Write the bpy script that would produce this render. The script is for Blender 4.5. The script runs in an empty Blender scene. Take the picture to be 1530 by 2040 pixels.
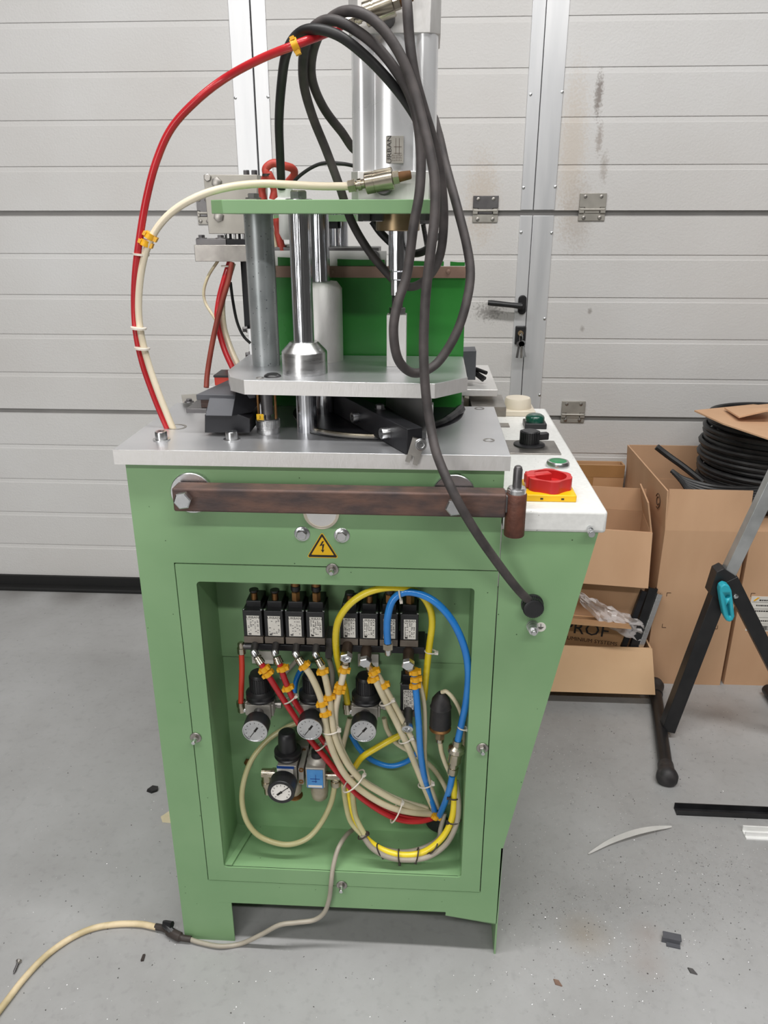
import bpy, bmesh, math, random
from mathutils import Vector, Matrix
random.seed(7)
scene = bpy.context.scene
COL = scene.collection
# ------------------------------------------------------------------ camera
CAM = Vector((0.1355, -1.0262, 1.25)); FPX = 1531.0
PITCH = math.radians(20.98); YAW = math.radians(3.2)
cd = bpy.data.cameras.new('camera'); cam = bpy.data.objects.new('camera', cd); COL.objects.link(cam)
cam.location = CAM; cam.rotation_euler = (math.pi/2 - PITCH, 0, YAW)
cd.sensor_fit = 'HORIZONTAL'; cd.sensor_width = 36.0; cd.lens = 36.0*FPX/1530.0
cd.clip_start = 0.02; cd.clip_end = 60
scene.camera = cam
# ------------------------------------------------------------------ world, lamps, exposure
wd = bpy.data.worlds.new('hall_light'); scene.world = wd; wd.use_nodes = True
bg = wd.node_tree.nodes['Background']; bg.inputs[0].default_value = (1.0, 0.99, 0.98, 1); bg.inputs[1].default_value = 0.25
def area(name, loc, size, power, target, col=(1, 0.99, 0.975), size_y=None):
    l = bpy.data.lights.new(name, 'AREA'); l.energy = power; l.color = col
    l.shape = 'RECTANGLE'; l.size = size; l.size_y = size_y or size
    o = bpy.data.objects.new(name, l); COL.objects.link(o); o.location = loc
    o.rotation_euler = (Vector(target) - Vector(loc)).to_track_quat('-Z', 'Y').to_euler()
    return o
area('ceiling_tubes_door_side_offscreen', (0.2, -0.35, 3.2), 3.6, 80, (0.2, -0.35, 0), size_y=0.16)
area('ceiling_tubes_hall_side_offscreen', (0.2, -2.5, 3.2), 3.6, 80, (0.2, -2.5, 0), size_y=0.16)
area('gate_left_offscreen', (-2.6, -5.85, 1.5), 2.4, 110, (-1.2, 0, 0.9), col=(1, 0.99, 0.97), size_y=2.6)
vs = scene.view_settings
vs.view_transform = 'Standard'; vs.look = 'None'; vs.exposure = 0.1; vs.gamma = 1.0; vs.use_curve_mapping = False
# ------------------------------------------------------------------ measuring from the photograph (1530x2040)
def L(px, py, d):
    """point on the upright plane y = d that the photograph shows at this pixel"""
    x = (px-765.0)/FPX; y = -(py-1020.0)/FPX
    c, s = math.cos(PITCH), math.sin(PITCH)
    fx, fy, fz = x, c + y*s, -s + y*c
    ca, sa = math.cos(YAW), math.sin(YAW)
    r = Vector((fx*ca - fy*sa, fx*sa + fy*ca, fz))
    return CAM + r*((d - CAM.y)/r.y)
def FL(px, py, z=0.0):
    p = L(px, py, 1.0) - CAM
    return CAM + p*((z-CAM.z)/p.z)
def PX(w, px, py, d):
    return (L(px+w/2, py, d) - L(px-w/2, py, d)).length
V = Vector
# ------------------------------------------------------------------ materials
def srgb(r, g, b):
    f = lambda c: (c/255/12.92) if c/255 <= 0.04045 else ((c/255+0.055)/1.055)**2.4
    return (f(r), f(g), f(b), 1)
MATS = {}
def mat(name, col, rough=0.5, metal=0.0, var=0.08, scale=12, bump=0.0, bscale=200, col2=None, stretch=None, coat=0, spec=0.5, trans=0.0, detail=6, c0=0.35, c1=0.65, rvar=0.08, alpha=1.0, speck=None):
    if name in MATS: return MATS[name]
    m = bpy.data.materials.new(name); m.use_nodes = True; nt = m.node_tree; N = nt.nodes; K = nt.links
    b = N['Principled BSDF']
    tc = N.new('ShaderNodeTexCoord'); mp = N.new('ShaderNodeMapping'); K.new(tc.outputs['Object'], mp.inputs[0])
    if stretch: mp.inputs['Scale'].default_value = stretch
    nz = N.new('ShaderNodeTexNoise'); nz.inputs['Scale'].default_value = scale; nz.inputs['Detail'].default_value = detail
    K.new(mp.outputs[0], nz.inputs[0])
    rp = N.new('ShaderNodeValToRGB'); K.new(nz.outputs[0], rp.inputs[0])
    c = srgb(*col)
    if col2: d = srgb(*col2)
    else: d = tuple(min(1, k*(1+var)) for k in c[:3])+(1,); c = tuple(k*(1-var) for k in c[:3])+(1,)
    rp.color_ramp.elements[0].position = c0; rp.color_ramp.elements[1].position = c1
    rp.color_ramp.elements[0].color = c; rp.color_ramp.elements[1].color = d
    if speck:
        ssc, thr, scol = speck
        vo = N.new('ShaderNodeTexVoronoi'); vo.inputs['Scale'].default_value = ssc; K.new(mp.outputs[0], vo.inputs[0])
        n3 = N.new('ShaderNodeTexNoise'); n3.inputs['Scale'].default_value = ssc*0.2; K.new(mp.outputs[0], n3.inputs[0])
        sm = N.new('ShaderNodeMath'); sm.operation = 'MULTIPLY'; sm.inputs[1].default_value = thr*2; K.new(n3.outputs[0], sm.inputs[0])
        sp1 = N.new('ShaderNodeMath'); sp1.operation = 'LESS_THAN'; K.new(vo.outputs['Distance'], sp1.inputs[0]); K.new(sm.outputs[0], sp1.inputs[1])
        sx = N.new('ShaderNodeMix'); sx.data_type = 'RGBA'; K.new(sp1.outputs[0], sx.inputs[0]); K.new(rp.outputs[0], sx.inputs[6]); sx.inputs[7].default_value = srgb(*scol)
        K.new(sx.outputs[2], b.inputs['Base Color'])
    else:
        K.new(rp.outputs[0], b.inputs['Base Color'])
    mr = N.new('ShaderNodeMapRange'); K.new(nz.outputs[0], mr.inputs[0])
    mr.inputs['To Min'].default_value = max(0.02, rough-rvar); mr.inputs['To Max'].default_value = min(1, rough+rvar)
    K.new(mr.outputs[0], b.inputs['Roughness'])
    b.inputs['Metallic'].default_value = metal
    b.inputs['Specular IOR Level'].default_value = spec
    b.inputs['Coat Weight'].default_value = coat
    b.inputs['Transmission Weight'].default_value = trans
    b.inputs['Alpha'].default_value = alpha
    if bump:
        n2 = N.new('ShaderNodeTexNoise'); n2.inputs['Scale'].default_value = bscale; n2.inputs['Detail'].default_value = 3
        K.new(mp.outputs[0], n2.inputs[0])
        bp = N.new('ShaderNodeBump'); bp.inputs['Strength'].default_value = bump; bp.inputs['Distance'].default_value = 0.002
        K.new(n2.outputs[0], bp.inputs['Height']); K.new(bp.outputs[0], b.inputs['Normal'])
    MATS[name] = m; return m
GREEN = mat('green_enamel', (122, 160, 114), 0.42, 0, scale=5, col2=(136, 172, 126), bump=0.03, bscale=60, c0=0.3, c1=0.7, speck=(38, 0.035, (66, 92, 58)))
GREEND = mat('green_sheet_gloss', (38, 112, 42), 0.25, 0, scale=4, col2=(48, 126, 52))
ALU = mat('milled_aluminium', (204, 205, 208), 0.34, 0.8, scale=7, col2=(218, 218, 220), bump=0.02, bscale=120)
ALUE = mat('sawn_aluminium', (222, 220, 217), 0.5, 0.7, scale=60, col2=(226, 224, 222), stretch=(3, 3, 1), bump=0.1, bscale=150)
ALUW = mat('white_aluminium_trim', (214, 215, 217), 0.42, 0.55, scale=3, col2=(232, 232, 233), stretch=(6, 1, 0.6))
ALUT = mat('turned_aluminium', (208, 208, 208), 0.3, 1, scale=30, col2=(222, 222, 222), stretch=(1, 1, 8), bump=0.05, bscale=120)
ANOD = mat('anodised_barrel', (236, 236, 237), 0.28, 0.45, scale=3, col2=(214, 215, 217), rvar=0.03)
CHROME = mat('hard_chrome', (222, 224, 230), 0.14, 1, scale=40, col2=(226, 228, 232), stretch=(6, 6, 0.05), rvar=0.03, bump=0.7, bscale=45)
STEEL = mat('dull_steel', (150, 146, 142), 0.4, 1, scale=25, col2=(182, 178, 172), bump=0.05)
STEELD = mat('dark_steel', (96, 94, 96), 0.42, 0.85, scale=18, col2=(122, 120, 120))
ZINC = mat('zinc_plated', (196, 198, 200), 0.28, 1, scale=30, col2=(222, 222, 222))
GALV = mat('grey_painted_tube', (150, 155, 156), 0.36, 0.5, scale=26, col2=(172, 176, 177), bump=0.05, bscale=180, speck=(140, 0.12, (110, 114, 116)))
NICK = mat('nickel_brass', (176, 166, 146), 0.25, 1, scale=25, col2=(206, 198, 182))
BRASS = mat('brown_brass', (120, 84, 50), 0.42, 0.75, scale=30, col2=(152, 112, 68))
BRONZE = mat('bronze_sinter', (112, 78, 48), 0.7, 0.4, scale=60, col2=(136, 98, 64))
FLANGE = mat('bronze_flange', (146, 124, 96), 0.36, 0.75, scale=30, col2=(166, 144, 112))
RUST = mat('rusty_steel', (76, 65, 64), 0.58, 0.3, scale=40, col2=(110, 84, 74), stretch=(0.6, 1, 1.4), c0=0.36, c1=0.68, bump=0.25, bscale=120)
RUSTT = mat('rusty_tube', (84, 52, 42), 0.6, 0.25, scale=50, col2=(112, 70, 56), bump=0.4, bscale=160)
BLACKP = mat('black_plastic', (26, 26, 28), 0.4, 0, scale=20, col2=(38, 38, 40))
BLACKM = mat('blackened_steel', (24, 24, 27), 0.38, 0.3, scale=15, col2=(40, 40, 44))
GREYB = mat('blue_grey_steel', (74, 75, 80), 0.5, 0.0, scale=12, col2=(88, 89, 94))
RUBBER = mat('black_rubber', (40, 38, 39), 0.55, 0, scale=40, col2=(66, 62, 62), bump=0.05, c0=0.45, c1=0.75)
CABLEG = mat('dusty_rubber_cable', (56, 52, 52), 0.6, 0, scale=40, col2=(78, 72, 71), bump=0.08)
CABLEB = mat('black_rubber_cable', (22, 22, 23), 0.5, 0, scale=40, col2=(36, 35, 35))
REDH = mat('red_hose', (178, 30, 38), 0.3, 0, scale=15, col2=(196, 44, 50), coat=0.2)
ORH = mat('orange_red_hose', (196, 52, 34), 0.3, 0, scale=15, col2=(206, 62, 42), coat=0.2)
REDB = mat('brown_red_cable', (134, 58, 46), 0.5, 0, scale=25, col2=(150, 70, 56))
REDS = mat('red_sleeve', (176, 60, 50), 0.5, 0, scale=50, col2=(194, 78, 66), bump=0.2, bscale=120)
WHH = mat('ivory_hose', (226, 212, 184), 0.3, 0, scale=10, col2=(236, 224, 200), coat=0.2)
BEIH = mat('beige_hose', (206, 194, 160), 0.35, 0, scale=18, col2=(222, 210, 180))
GRYH = mat('grey_hose', (150, 142, 128), 0.4, 0, scale=18, col2=(168, 160, 146))
OLIH = mat('yellowed_clear_hose', (176, 170, 122), 0.3, 0, scale=14, col2=(194, 188, 144), coat=0.2)
BLUH = mat('blue_hose', (30, 122, 206), 0.25, 0, scale=12, col2=(44, 138, 220), coat=0.3)
YELH = mat('yellow_hose', (222, 196, 24), 0.28, 0, scale=12, col2=(236, 212, 52), coat=0.3)
YELC = mat('yellow_clip', (228, 164, 20), 0.4, 0, scale=12, col2=(240, 180, 36))
TIE = mat('nylon_tie', (220, 212, 200), 0.45, 0)
TIEB = mat('black_tie', (52, 44, 40), 0.5, 0)
LABEL = mat('label_paper', (222, 218, 210), 0.55, 0, scale=40, var=0.04)
INK = mat('black_ink', (34, 30, 28), 0.6, 0)
INKB = mat('brown_print', (70, 48, 34), 0.7, 0)
WHITEP = mat('white_speckled_paint', (226, 226, 223), 0.4, 0, scale=150, col2=(218, 218, 215), speck=(55, 0.05, (150, 148, 144)))
WHPL = mat('white_plastic', (236, 236, 234), 0.35, 0)
CREAM = mat('cream_plastic', (206, 196, 178), 0.4, 0, scale=14)
YELP = mat('yellow_plastic', (236, 186, 16), 0.4, 0, scale=14, var=0.05)
REDP = mat('red_plastic', (192, 40, 40), 0.35, 0, scale=14, var=0.05)
GRNB = mat('green_button_plastic', (36, 128, 78), 0.35, 0)
GRND = mat('dark_green_lens', (24, 76, 62), 0.25, 0, coat=0.4)
ORNG = mat('orange_lens', (226, 122, 44), 0.35, 0)
BLUP = mat('blue_label', (34, 70, 140), 0.4, 0, scale=20)
BLUL = mat('light_blue_label', (60, 130, 196), 0.4, 0, scale=30, col2=(80, 146, 206))
SILB = mat('cast_grey_body', (168, 164, 156), 0.45, 0.5, scale=30)
BOWL = mat('smoked_bowl', (150, 142, 122), 0.2, 0, scale=40, col2=(172, 160, 142), coat=0.3)
TEAL = mat('teal_plastic', (32, 158, 176), 0.38, 0, scale=10, col2=(48, 172, 190))
CARD = mat('cardboard', (190, 150, 116), 0.8, 0, scale=5, col2=(204, 165, 131), stretch=(1, 1, 0.4), bump=0.06, bscale=70)
CARD2 = mat('cardboard_darker', (178, 136, 96), 0.8, 0, scale=5, col2=(194, 152, 112), bump=0.06, bscale=70)
CARDL = mat('cardboard_paler', (202, 164, 126), 0.8, 0, scale=5, col2=(212, 176, 138), bump=0.06, bscale=70)
TAPE = mat('brown_tape', (168, 126, 82), 0.25, 0, scale=8, coat=0.3)
FACE = mat('dial_white', (232, 228, 222), 0.4, 0, scale=25, var=0.03)
COPP = mat('copper_brown_strip', (132, 106, 92), 0.5, 0.2, scale=20, col2=(152, 124, 108))
WPAP = mat('white_board', (226, 224, 222), 0.6, 0)
# polythene film
def film():
    m = mat('clear_polythene', (235, 228, 226), 0.18, 0, alpha=0.42, scale=40); return m
FILM = film()
# ------------------------------------------------------------------ mesh builder
class B:
    def __init__(s): s.v = []; s.f = []
    def add(s, vs, fs):
        n = len(s.v); s.v += [tuple(p) for p in vs]; s.f += [tuple(i+n for i in f) for f in fs]; return s
    def box(s, x0, x1, y0, y1, z0, z1):
        vs = [(x, y, z) for z in (z0, z1) for y in (y0, y1) for x in (x0, x1)]
        return s.add(vs, [(0, 2, 3, 1), (4, 5, 7, 6), (0, 1, 5, 4), (2, 6, 7, 3), (0, 4, 6, 2), (1, 3, 7, 5)])
    def obox(s, c, ax, ay, az, hx, hy, hz):
        c = V(c); ax = V(ax).normalized()*hx; ay = V(ay).normalized()*hy; az = V(az).normalized()*hz
        vs = [c+i*ax+j*ay+k*az for k in (-1, 1) for j in (-1, 1) for i in (-1, 1)]
        return s.add(vs, [(0, 2, 3, 1), (4, 5, 7, 6), (0, 1, 5, 4), (2, 6, 7, 3), (0, 4, 6, 2), (1, 3, 7, 5)])
    def ext(s, pts, vec):
        """extrude a planar polygon (3-D points) along vec"""
        n = len(pts); a = [V(p) for p in pts]; b = [p+V(vec) for p in a]
        return s.add(a+b, [tuple(range(n))[::-1], tuple(range(n, 2*n))] + [(i, (i+1) % n, n+(i+1) % n, n+i) for i in range(n)])
    def prism(s, pts, y0, y1):
        return s.ext([(x, y0, z) for x, z in pts], (0, y1-y0, 0))
    def prismz(s, pts, z0, z1):
        return s.ext([(x, y, z0) for x, y in pts], (0, 0, z1-z0))
    def ring(s, outer, inner, y0, y1):
        """frame between two x-z outlines with the same number of points"""
        n = len(outer); vs = []
        for y in (y0, y1):
            vs += [(x, y, z) for x, z in outer]; vs += [(x, y, z) for x, z in inner]
        fs = []
        for i in range(n):
            j = (i+1) % n
            fs += [(i, j, n+j, n+i), (2*n+i, 3*n+i, 3*n+j, 2*n+j), (i, 2*n+i, 2*n+j, j), (n+i, n+j, 3*n+j, 3*n+i)]
        return s.add(vs, fs)
    def lathe(s, p, axis, prof, seg=24, start=0.0):
        p = V(p); a = V(axis).normalized(); t = V((0, 0, 1)) if abs(a.z) < 0.9 else V((1, 0, 0))
        u = a.cross(t).normalized(); w = a.cross(u)
        vs = []; fs = []; n = len(prof)
        for h, r in prof:
            for k in range(seg):
                q = start + 2*math.pi*k/seg
                vs.append(p + a*h + (u*math.cos(q) + w*math.sin(q))*r)
        for i in range(n-1):
            for k in range(seg):
                j = (k+1) % seg
                fs.append((i*seg+k, i*seg+j, (i+1)*seg+j, (i+1)*seg+k))
        fs.append(tuple(range(seg))[::-1]); fs.append(tuple((n-1)*seg+k for k in range(seg)))
        return s.add(vs, fs)
    def cyl(s, p, q, r, seg=20, r2=None):
        p = V(p); q = V(q); return s.lathe(p, q-p, [(0, r), ((q-p).length, r if r2 is None else r2)], seg)
    def tube(s, pts, r, seg=10, closed=False):
        n = len(pts); pts = [V(p) for p in pts]; vs = []; fs = []
        rr = r if isinstance(r, (list, tuple)) else [r]*n
        tg = []
        for i in range(n):
            a = pts[(i-1) % n] if (closed or i > 0) else pts[i]; b = pts[(i+1) % n] if (closed or i < n-1) else pts[i]
            d = b-a; tg.append(d.normalized() if d.length > 1e-9 else V((0, 0, 1)))
        t = V((0, 1, 0)) if abs(tg[0].y) < 0.9 else V((1, 0, 0))
        u = tg[0].cross(t).normalized()
        for i in range(n):
            u = (u - tg[i]*u.dot(tg[i]));
            if u.length < 1e-6: u = tg[i].orthogonal()
            u.normalize(); w = tg[i].cross(u)
            for k in range(seg):
                q = 2*math.pi*k/seg; vs.append(pts[i] + (u*math.cos(q)+w*math.sin(q))*rr[i])
        m = n if closed else n-1
        for i in range(m):
            for k in range(seg):
                j = (k+1) % seg; i2 = (i+1) % n
                fs.append((i*seg+k, i*seg+j, i2*seg+j, i2*seg+k))
        if not closed:
            fs.append(tuple(range(seg))[::-1]); fs.append(tuple((n-1)*seg+k for k in range(seg)))
        return s.add(vs, fs)
    def mesh(s, name, smooth=True):
        me = bpy.data.meshes.new(name); me.from_pydata(s.v, [], s.f)
        bm = bmesh.new(); bm.from_mesh(me); bmesh.ops.recalc_face_normals(bm, faces=bm.faces); bm.to_mesh(me); bm.free()
        if smooth:
            me.polygons.foreach_set('use_smooth', [True]*len(me.polygons)); me.set_sharp_from_angle(angle=math.radians(38))
        return me
    def build(s, name, m, parent=None, bevel=0, smooth=True, seg=2):
        me = s.mesh(name, smooth); me.materials.append(m)
        o = bpy.data.objects.new(name, me); COL.objects.link(o)
        if parent:
            o.parent = parent
            q = parent; off = V((0, 0, 0))
            while q: off = off + q.location; q = q.parent
            o.location = -off
        if bevel:
            md = o.modifiers.new('bevel', 'BEVEL'); md.width = bevel; md.segments = seg; md.limit_method = 'ANGLE'; md.angle_limit = math.radians(40)
        return o
def tag(o, label=None, cat=None, group=None, kind=None):
    if label: o['label'] = label
    if cat: o['category'] = cat
    if group: o['group'] = group
    if kind: o['kind'] = kind
    return o
def thing(name, label, cat, loc=(0, 0, 0), group=None, kind=None):
    o = bpy.data.objects.new(name, None); COL.objects.link(o); o.location = loc; o.empty_display_size = 0.05
    return tag(o, label, cat, group, kind)
def spline(pts, n=10):
    P = [V(p) for p in pts]; P = [P[0]*2-P[1]] + P + [P[-1]*2-P[-2]]; out = []
    for i in range(1, len(P)-2):
        p0, p1, p2, p3 = P[i-1:i+3]
        for k in range(n):
            t = k/n; out.append(0.5*((2*p1)+(p2-p0)*t+(2*p0-5*p1+4*p2-p3)*t*t+(3*p1-p0-3*p2+p3)*t**3))
    out.append(P[-2]); return out
def hosepx(pts, r, n=8):
    return spline([L(*p) for p in pts], n)
def hose(name, pts, r, m, parent, n=8, seg=10):
    return B().tube(hosepx(pts, r, n), r, seg).build(name, m, parent)
def text(name, body, size, m, parent, loc, xd=(1, 0, 0), yd=(0, 0, 1), ext=0.0, align='CENTER', sx=1.0):
    cu = bpy.data.curves.new(name, 'FONT'); cu.body = body; cu.size = size; cu.align_x = align; cu.align_y = 'CENTER'; cu.extrude = ext; cu.resolution_u = 2
    to = bpy.data.objects.new(name, cu); me = bpy.data.meshes.new_from_object(to); bpy.data.objects.remove(to)
    x = V(xd).normalized(); y = V(yd).normalized(); z = x.cross(y)
    M = Matrix((x*sx, y, z)).transposed().to_4x4(); M.translation = V(loc); me.transform(M)
    me.materials.clear(); me.materials.append(m); me.name = name
    o = bpy.data.objects.new(name, me); COL.objects.link(o)
    if parent:
        o.parent = parent; q = parent; off = V((0, 0, 0))
        while q: off = off + q.location; q = q.parent
        o.location = -off
    return o
def hexp(r, n=6): return n
def bolt(parent, p, axis, rw, rh, h=0.006, name='bolt', m=None, hexh=True, start=0.3, wash=True):
    """washer and hex (or socket) head"""
    a = V(axis).normalized(); p = V(p); b = B()
    if wash: b.lathe(p, a, [(0, rw), (0.0012, rw), (0.0018, rw*0.93)], 24)
    z = 0.0016 if wash else 0
    if hexh: b.lathe(p+a*z, a, [(-0.001, rh), (h*0.85, rh), (h, rh*0.86)], 6, start)
    else:
        b.lathe(p+a*z, a, [(-0.001, rh), (h*0.9, rh), (h, rh*0.93), (h, rh*0.55), (h*0.45, rh*0.5)], 20)
    return b.build(name, m or ZINC, parent)
NEG = V((0, -1, 0)); UP = V((0, 0, 1))

# ================================================================== the setting
WY = 1.41
def emit_floor():
    m = bpy.data.materials.new('grey_epoxy_floor'); m.use_nodes = True; N = m.node_tree.nodes; K = m.node_tree.links; b = N['Principled BSDF']
    tc = N.new('ShaderNodeTexCoord')
    n1 = N.new('ShaderNodeTexNoise'); n1.inputs['Scale'].default_value = 2.2; n1.inputs['Detail'].default_value = 8; n1.inputs['Roughness'].default_value = 0.65
    n2 = N.new('ShaderNodeTexNoise'); n2.inputs['Scale'].default_value = 60; n2.inputs['Detail'].default_value = 5
    n3 = N.new('ShaderNodeTexVoronoi'); n3.inputs['Scale'].default_value = 130
    for n in (n1, n2, n3): K.new(tc.outputs['Object'], n.inputs[0])
    r1 = N.new('ShaderNodeValToRGB'); r1.color_ramp.elements[0].position = 0.3; r1.color_ramp.elements[1].position = 0.68
    r1.color_ramp.elements[0].color = srgb(150, 149, 148); r1.color_ramp.elements[1].color = srgb(172, 172, 172)
    K.new(n1.outputs[0], r1.inputs[0])
    r2 = N.new('ShaderNodeValToRGB'); r2.color_ramp.elements[0].position = 0.28; r2.color_ramp.elements[1].position = 0.45
    r2.color_ramp.elements[0].color = (0.9, 0.9, 0.9, 1); r2.color_ramp.elements[1].color = (1, 1, 1, 1)
    K.new(n2.outputs[0], r2.inputs[0])
    mx = N.new('ShaderNodeMix'); mx.data_type = 'RGBA'; mx.blend_type = 'MULTIPLY'; mx.inputs[0].default_value = 1
    K.new(r1.outputs[0], mx.inputs[6]); K.new(r2.outputs[0], mx.inputs[7])
    # sparse dark grit
    r3 = N.new('ShaderNodeValToRGB'); r3.color_ramp.elements[0].position = 0.045; r3.color_ramp.elements[1].position = 0.07
    r3.color_ramp.elements[0].color = (0.45, 0.44, 0.43, 1); r3.color_ramp.elements[1].color = (1, 1, 1, 1)
    K.new(n3.outputs['Distance'], r3.inputs[0])
    my = N.new('ShaderNodeMix'); my.data_type = 'RGBA'; my.blend_type = 'MULTIPLY'; my.inputs[0].default_value = 0.55
    K.new(mx.outputs[2], my.inputs[6]); K.new(r3.outputs[0], my.inputs[7])
    # round brownish stains
    last = my.outputs[2]
    for (px, py, rad, colr, st) in ((1165, 1860, 0.045, (150, 138, 122), 0.55), (1290, 1862, 0.035, (148, 134, 128), 0.45), (1290, 1920, 0.035, (150, 136, 130), 0.4), (1440, 1420, 0.09, (148, 130, 120), 0.35), (30, 1182, 0.08, (104, 100, 96), 0.6), (150, 1186, 0.08, (104, 100, 96), 0.6), (250, 1190, 0.07, (104, 100, 96), 0.5)):
        p = FL(px, py)
        vm = N.new('ShaderNodeVectorMath'); vm.operation = 'DISTANCE'; vm.inputs[1].default_value = p; K.new(tc.outputs['Object'], vm.inputs[0])
        ad = N.new('ShaderNodeMath'); ad.operation = 'MULTIPLY_ADD'; K.new(n1.outputs[0], ad.inputs[0]); ad.inputs[1].default_value = rad*1.2; K.new(vm.outputs['Value'], ad.inputs[2])
        mr = N.new('ShaderNodeMapRange'); mr.inputs['From Min'].default_value = rad*1.9; mr.inputs['From Max'].default_value = rad*0.6
        mr.inputs['To Min'].default_value = 0; mr.inputs['To Max'].default_value = st; K.new(ad.outputs[0], mr.inputs[0])
        mm = N.new('ShaderNodeMix'); mm.data_type = 'RGBA'; K.new(mr.outputs[0], mm.inputs[0]); K.new(last, mm.inputs[6]); mm.inputs[7].default_value = srgb(*colr)
        last = mm.outputs[2]
    K.new(last, b.inputs['Base Color'])
    rr = N.new('ShaderNodeMapRange'); K.new(n1.outputs[0], rr.inputs[0]); rr.inputs['To Min'].default_value = 0.3; rr.inputs['To Max'].default_value = 0.55
    K.new(rr.outputs[0], b.inputs['Roughness'])
    bp = N.new('ShaderNodeBump'); bp.inputs['Strength'].default_value = 0.08; bp.inputs['Distance'].default_value = 0.002; K.new(n2.outputs[0], bp.inputs['Height']); K.new(bp.outputs[0], b.inputs['Normal'])
    return m
HALLW = mat('hall_plaster', (104, 102, 100), 0.8, 0, scale=2, col2=(116, 114, 112))  # unseen hall surfaces, kept dark to cut bounced light
fl = B().box(-5, 5, -6, 1.9, -0.1, 0).build('floor', emit_floor())
tag(B().box(-5, 5, -6, 1.5, 3.35, 3.45).build('ceiling', HALLW), 'plain dark grey hall ceiling above the machine', 'ceiling', kind='structure')
tag(B().box(-5.1, -5, -6, 1.9, 0, 3.4).build('wall_left', HALLW), 'plain plaster hall wall on the left', 'wall', kind='structure')
tag(B().box(5, 5.1, -6, 1.9, 0, 3.4).build('wall_right', HALLW), 'plain plaster hall wall on the right', 'wall', kind='structure')
tag(B().box(-5, 5, -6.1, -6, 0, 3.4).build('wall_rear', HALLW), 'plain plaster hall wall behind the camera', 'wall', kind='structure')
w_ = B(); w_.box(-5, 5, 1.44, 1.6, 2.49, 3.4); w_.box(-5, -3.15, 1.42, 1.6, 0, 2.5); w_.box(3.35, 5, 1.42, 1.6, 0, 2.5)
tag(w_.build('wall_front', HALLW), 'plaster wall around the overhead door opening', 'wall', kind='structure')
tag(fl, 'grey epoxy workshop floor strewn with fine shavings', 'floor', kind='structure')

def panel_mat():
    m = bpy.data.materials.new('stucco_door_panel'); m.use_nodes = True; N = m.node_tree.nodes; K = m.node_tree.links; b = N['Principled BSDF']
    g = N.new('ShaderNodeNewGeometry')
    n1 = N.new('ShaderNodeTexNoise'); n1.inputs['Scale'].default_value = 2.0; n1.inputs['Detail'].default_value = 6
    n2 = N.new('ShaderNodeTexNoise'); n2.inputs['Scale'].default_value = 170; n2.inputs['Detail'].default_value = 3
    K.new(g.outputs['Position'], n1.inputs[0]); K.new(g.outputs['Position'], n2.inputs[0])
    r1 = N.new('ShaderNodeValToRGB'); r1.color_ramp.elements[0].position = 0.3; r1.color_ramp.elements[1].position = 0.7
    r1.color_ramp.elements[0].color = srgb(202, 199, 196); r1.color_ramp.elements[1].color = srgb(212, 211, 210); K.new(n1.outputs[0], r1.inputs[0])
    last = r1.outputs[0]
    def smear(px, py, hx, hz, col, st, rough):
        nonlocal last
        p = L(px, py, WY)
        sub = N.new('ShaderNodeVectorMath'); sub.operation = 'SUBTRACT'; K.new(g.outputs['Position'], sub.inputs[0]); sub.inputs[1].default_value = p
        dv = N.new('ShaderNodeVectorMath'); dv.operation = 'MULTIPLY'; K.new(sub.outputs[0], dv.inputs[0]); dv.inputs[1].default_value = (1/hx, 0, 1/hz)
        ln = N.new('ShaderNodeVectorMath'); ln.operation = 'LENGTH'; K.new(dv.outputs[0], ln.inputs[0])
        ad = N.new('ShaderNodeMath'); ad.operation = 'MULTIPLY_ADD'; K.new(n2.outputs[0], ad.inputs[0]); ad.inputs[1].default_value = rough; K.new(ln.outputs['Value'], ad.inputs[2])
        mr = N.new('ShaderNodeMapRange'); K.new(ad.outputs[0], mr.inputs[0]); mr.inputs['From Min'].default_value = 1+rough*0.5; mr.inputs['From Max'].default_value = 0.3+rough*0.5; mr.inputs['To Min'].default_value = 0; mr.inputs['To Max'].default_value = st
        mm = N.new('ShaderNodeMix'); mm.data_type = 'RGBA'; K.new(mr.outputs[0], mm.inputs[0]); K.new(last, mm.inputs[6]); mm.inputs[7].default_value = srgb(*col); last = mm.outputs[2]
    smear(1193, 188, 0.014, 0.07, (112, 100, 92), 0.75, 1.6)
    smear(1194, 275, 0.012, 0.05, (140, 126, 116), 0.6, 1.6)
    smear(1203, 335, 0.014, 0.05, (150, 140, 130), 0.5, 1.8)
    smear(1175, 620, 0.009, 0.012, (140, 134, 128), 0.7, 0.8); smear(1160, 655, 0.009, 0.012, (146, 140, 134), 0.6, 0.8)
    smear(975, 620, 0.05, 0.03, (120, 116, 112), 0.6, 3.0); smear(1140, 300, 0.05, 0.25, (198, 186, 172), 0.6, 1.2)
    smear(1150, 430, 0.06, 0.12, (176, 166, 156), 0.5, 1.4); smear(960, 400, 0.06, 0.15, (190, 176, 160), 0.55, 1.4)
    K.new(last, b.inputs['Base Color']); b.inputs['Roughness'].default_value = 0.5
    bp = N.new('ShaderNodeBump'); bp.inputs['Strength'].default_value = 0.35; bp.inputs['Distance'].default_value = 0.002; K.new(n2.outputs[0], bp.inputs['Height']); K.new(bp.outputs[0], b.inputs['Normal'])
    return m
PANEL = panel_mat()
SEAMM = mat('grey_seam_strip', (150, 148, 146), 0.5, 0.2, scale=8)
SEAL = mat('black_bottom_seal', (20, 20, 20), 0.7, 0, scale=30)
door = thing('door_1', 'white sectional overhead door with ribbed stucco panels and a wicket door', 'door', (0, WY, 0), kind='structure')
xl0, xl1, xl2 = L(454, 0, WY).x, L(497, 0, WY).x, L(528, 0, WY).x
xr0, xr1, xr2 = L(1042, 330, WY).x, L(1067, 330, WY).x, L(1111, 330, WY).x
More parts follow.
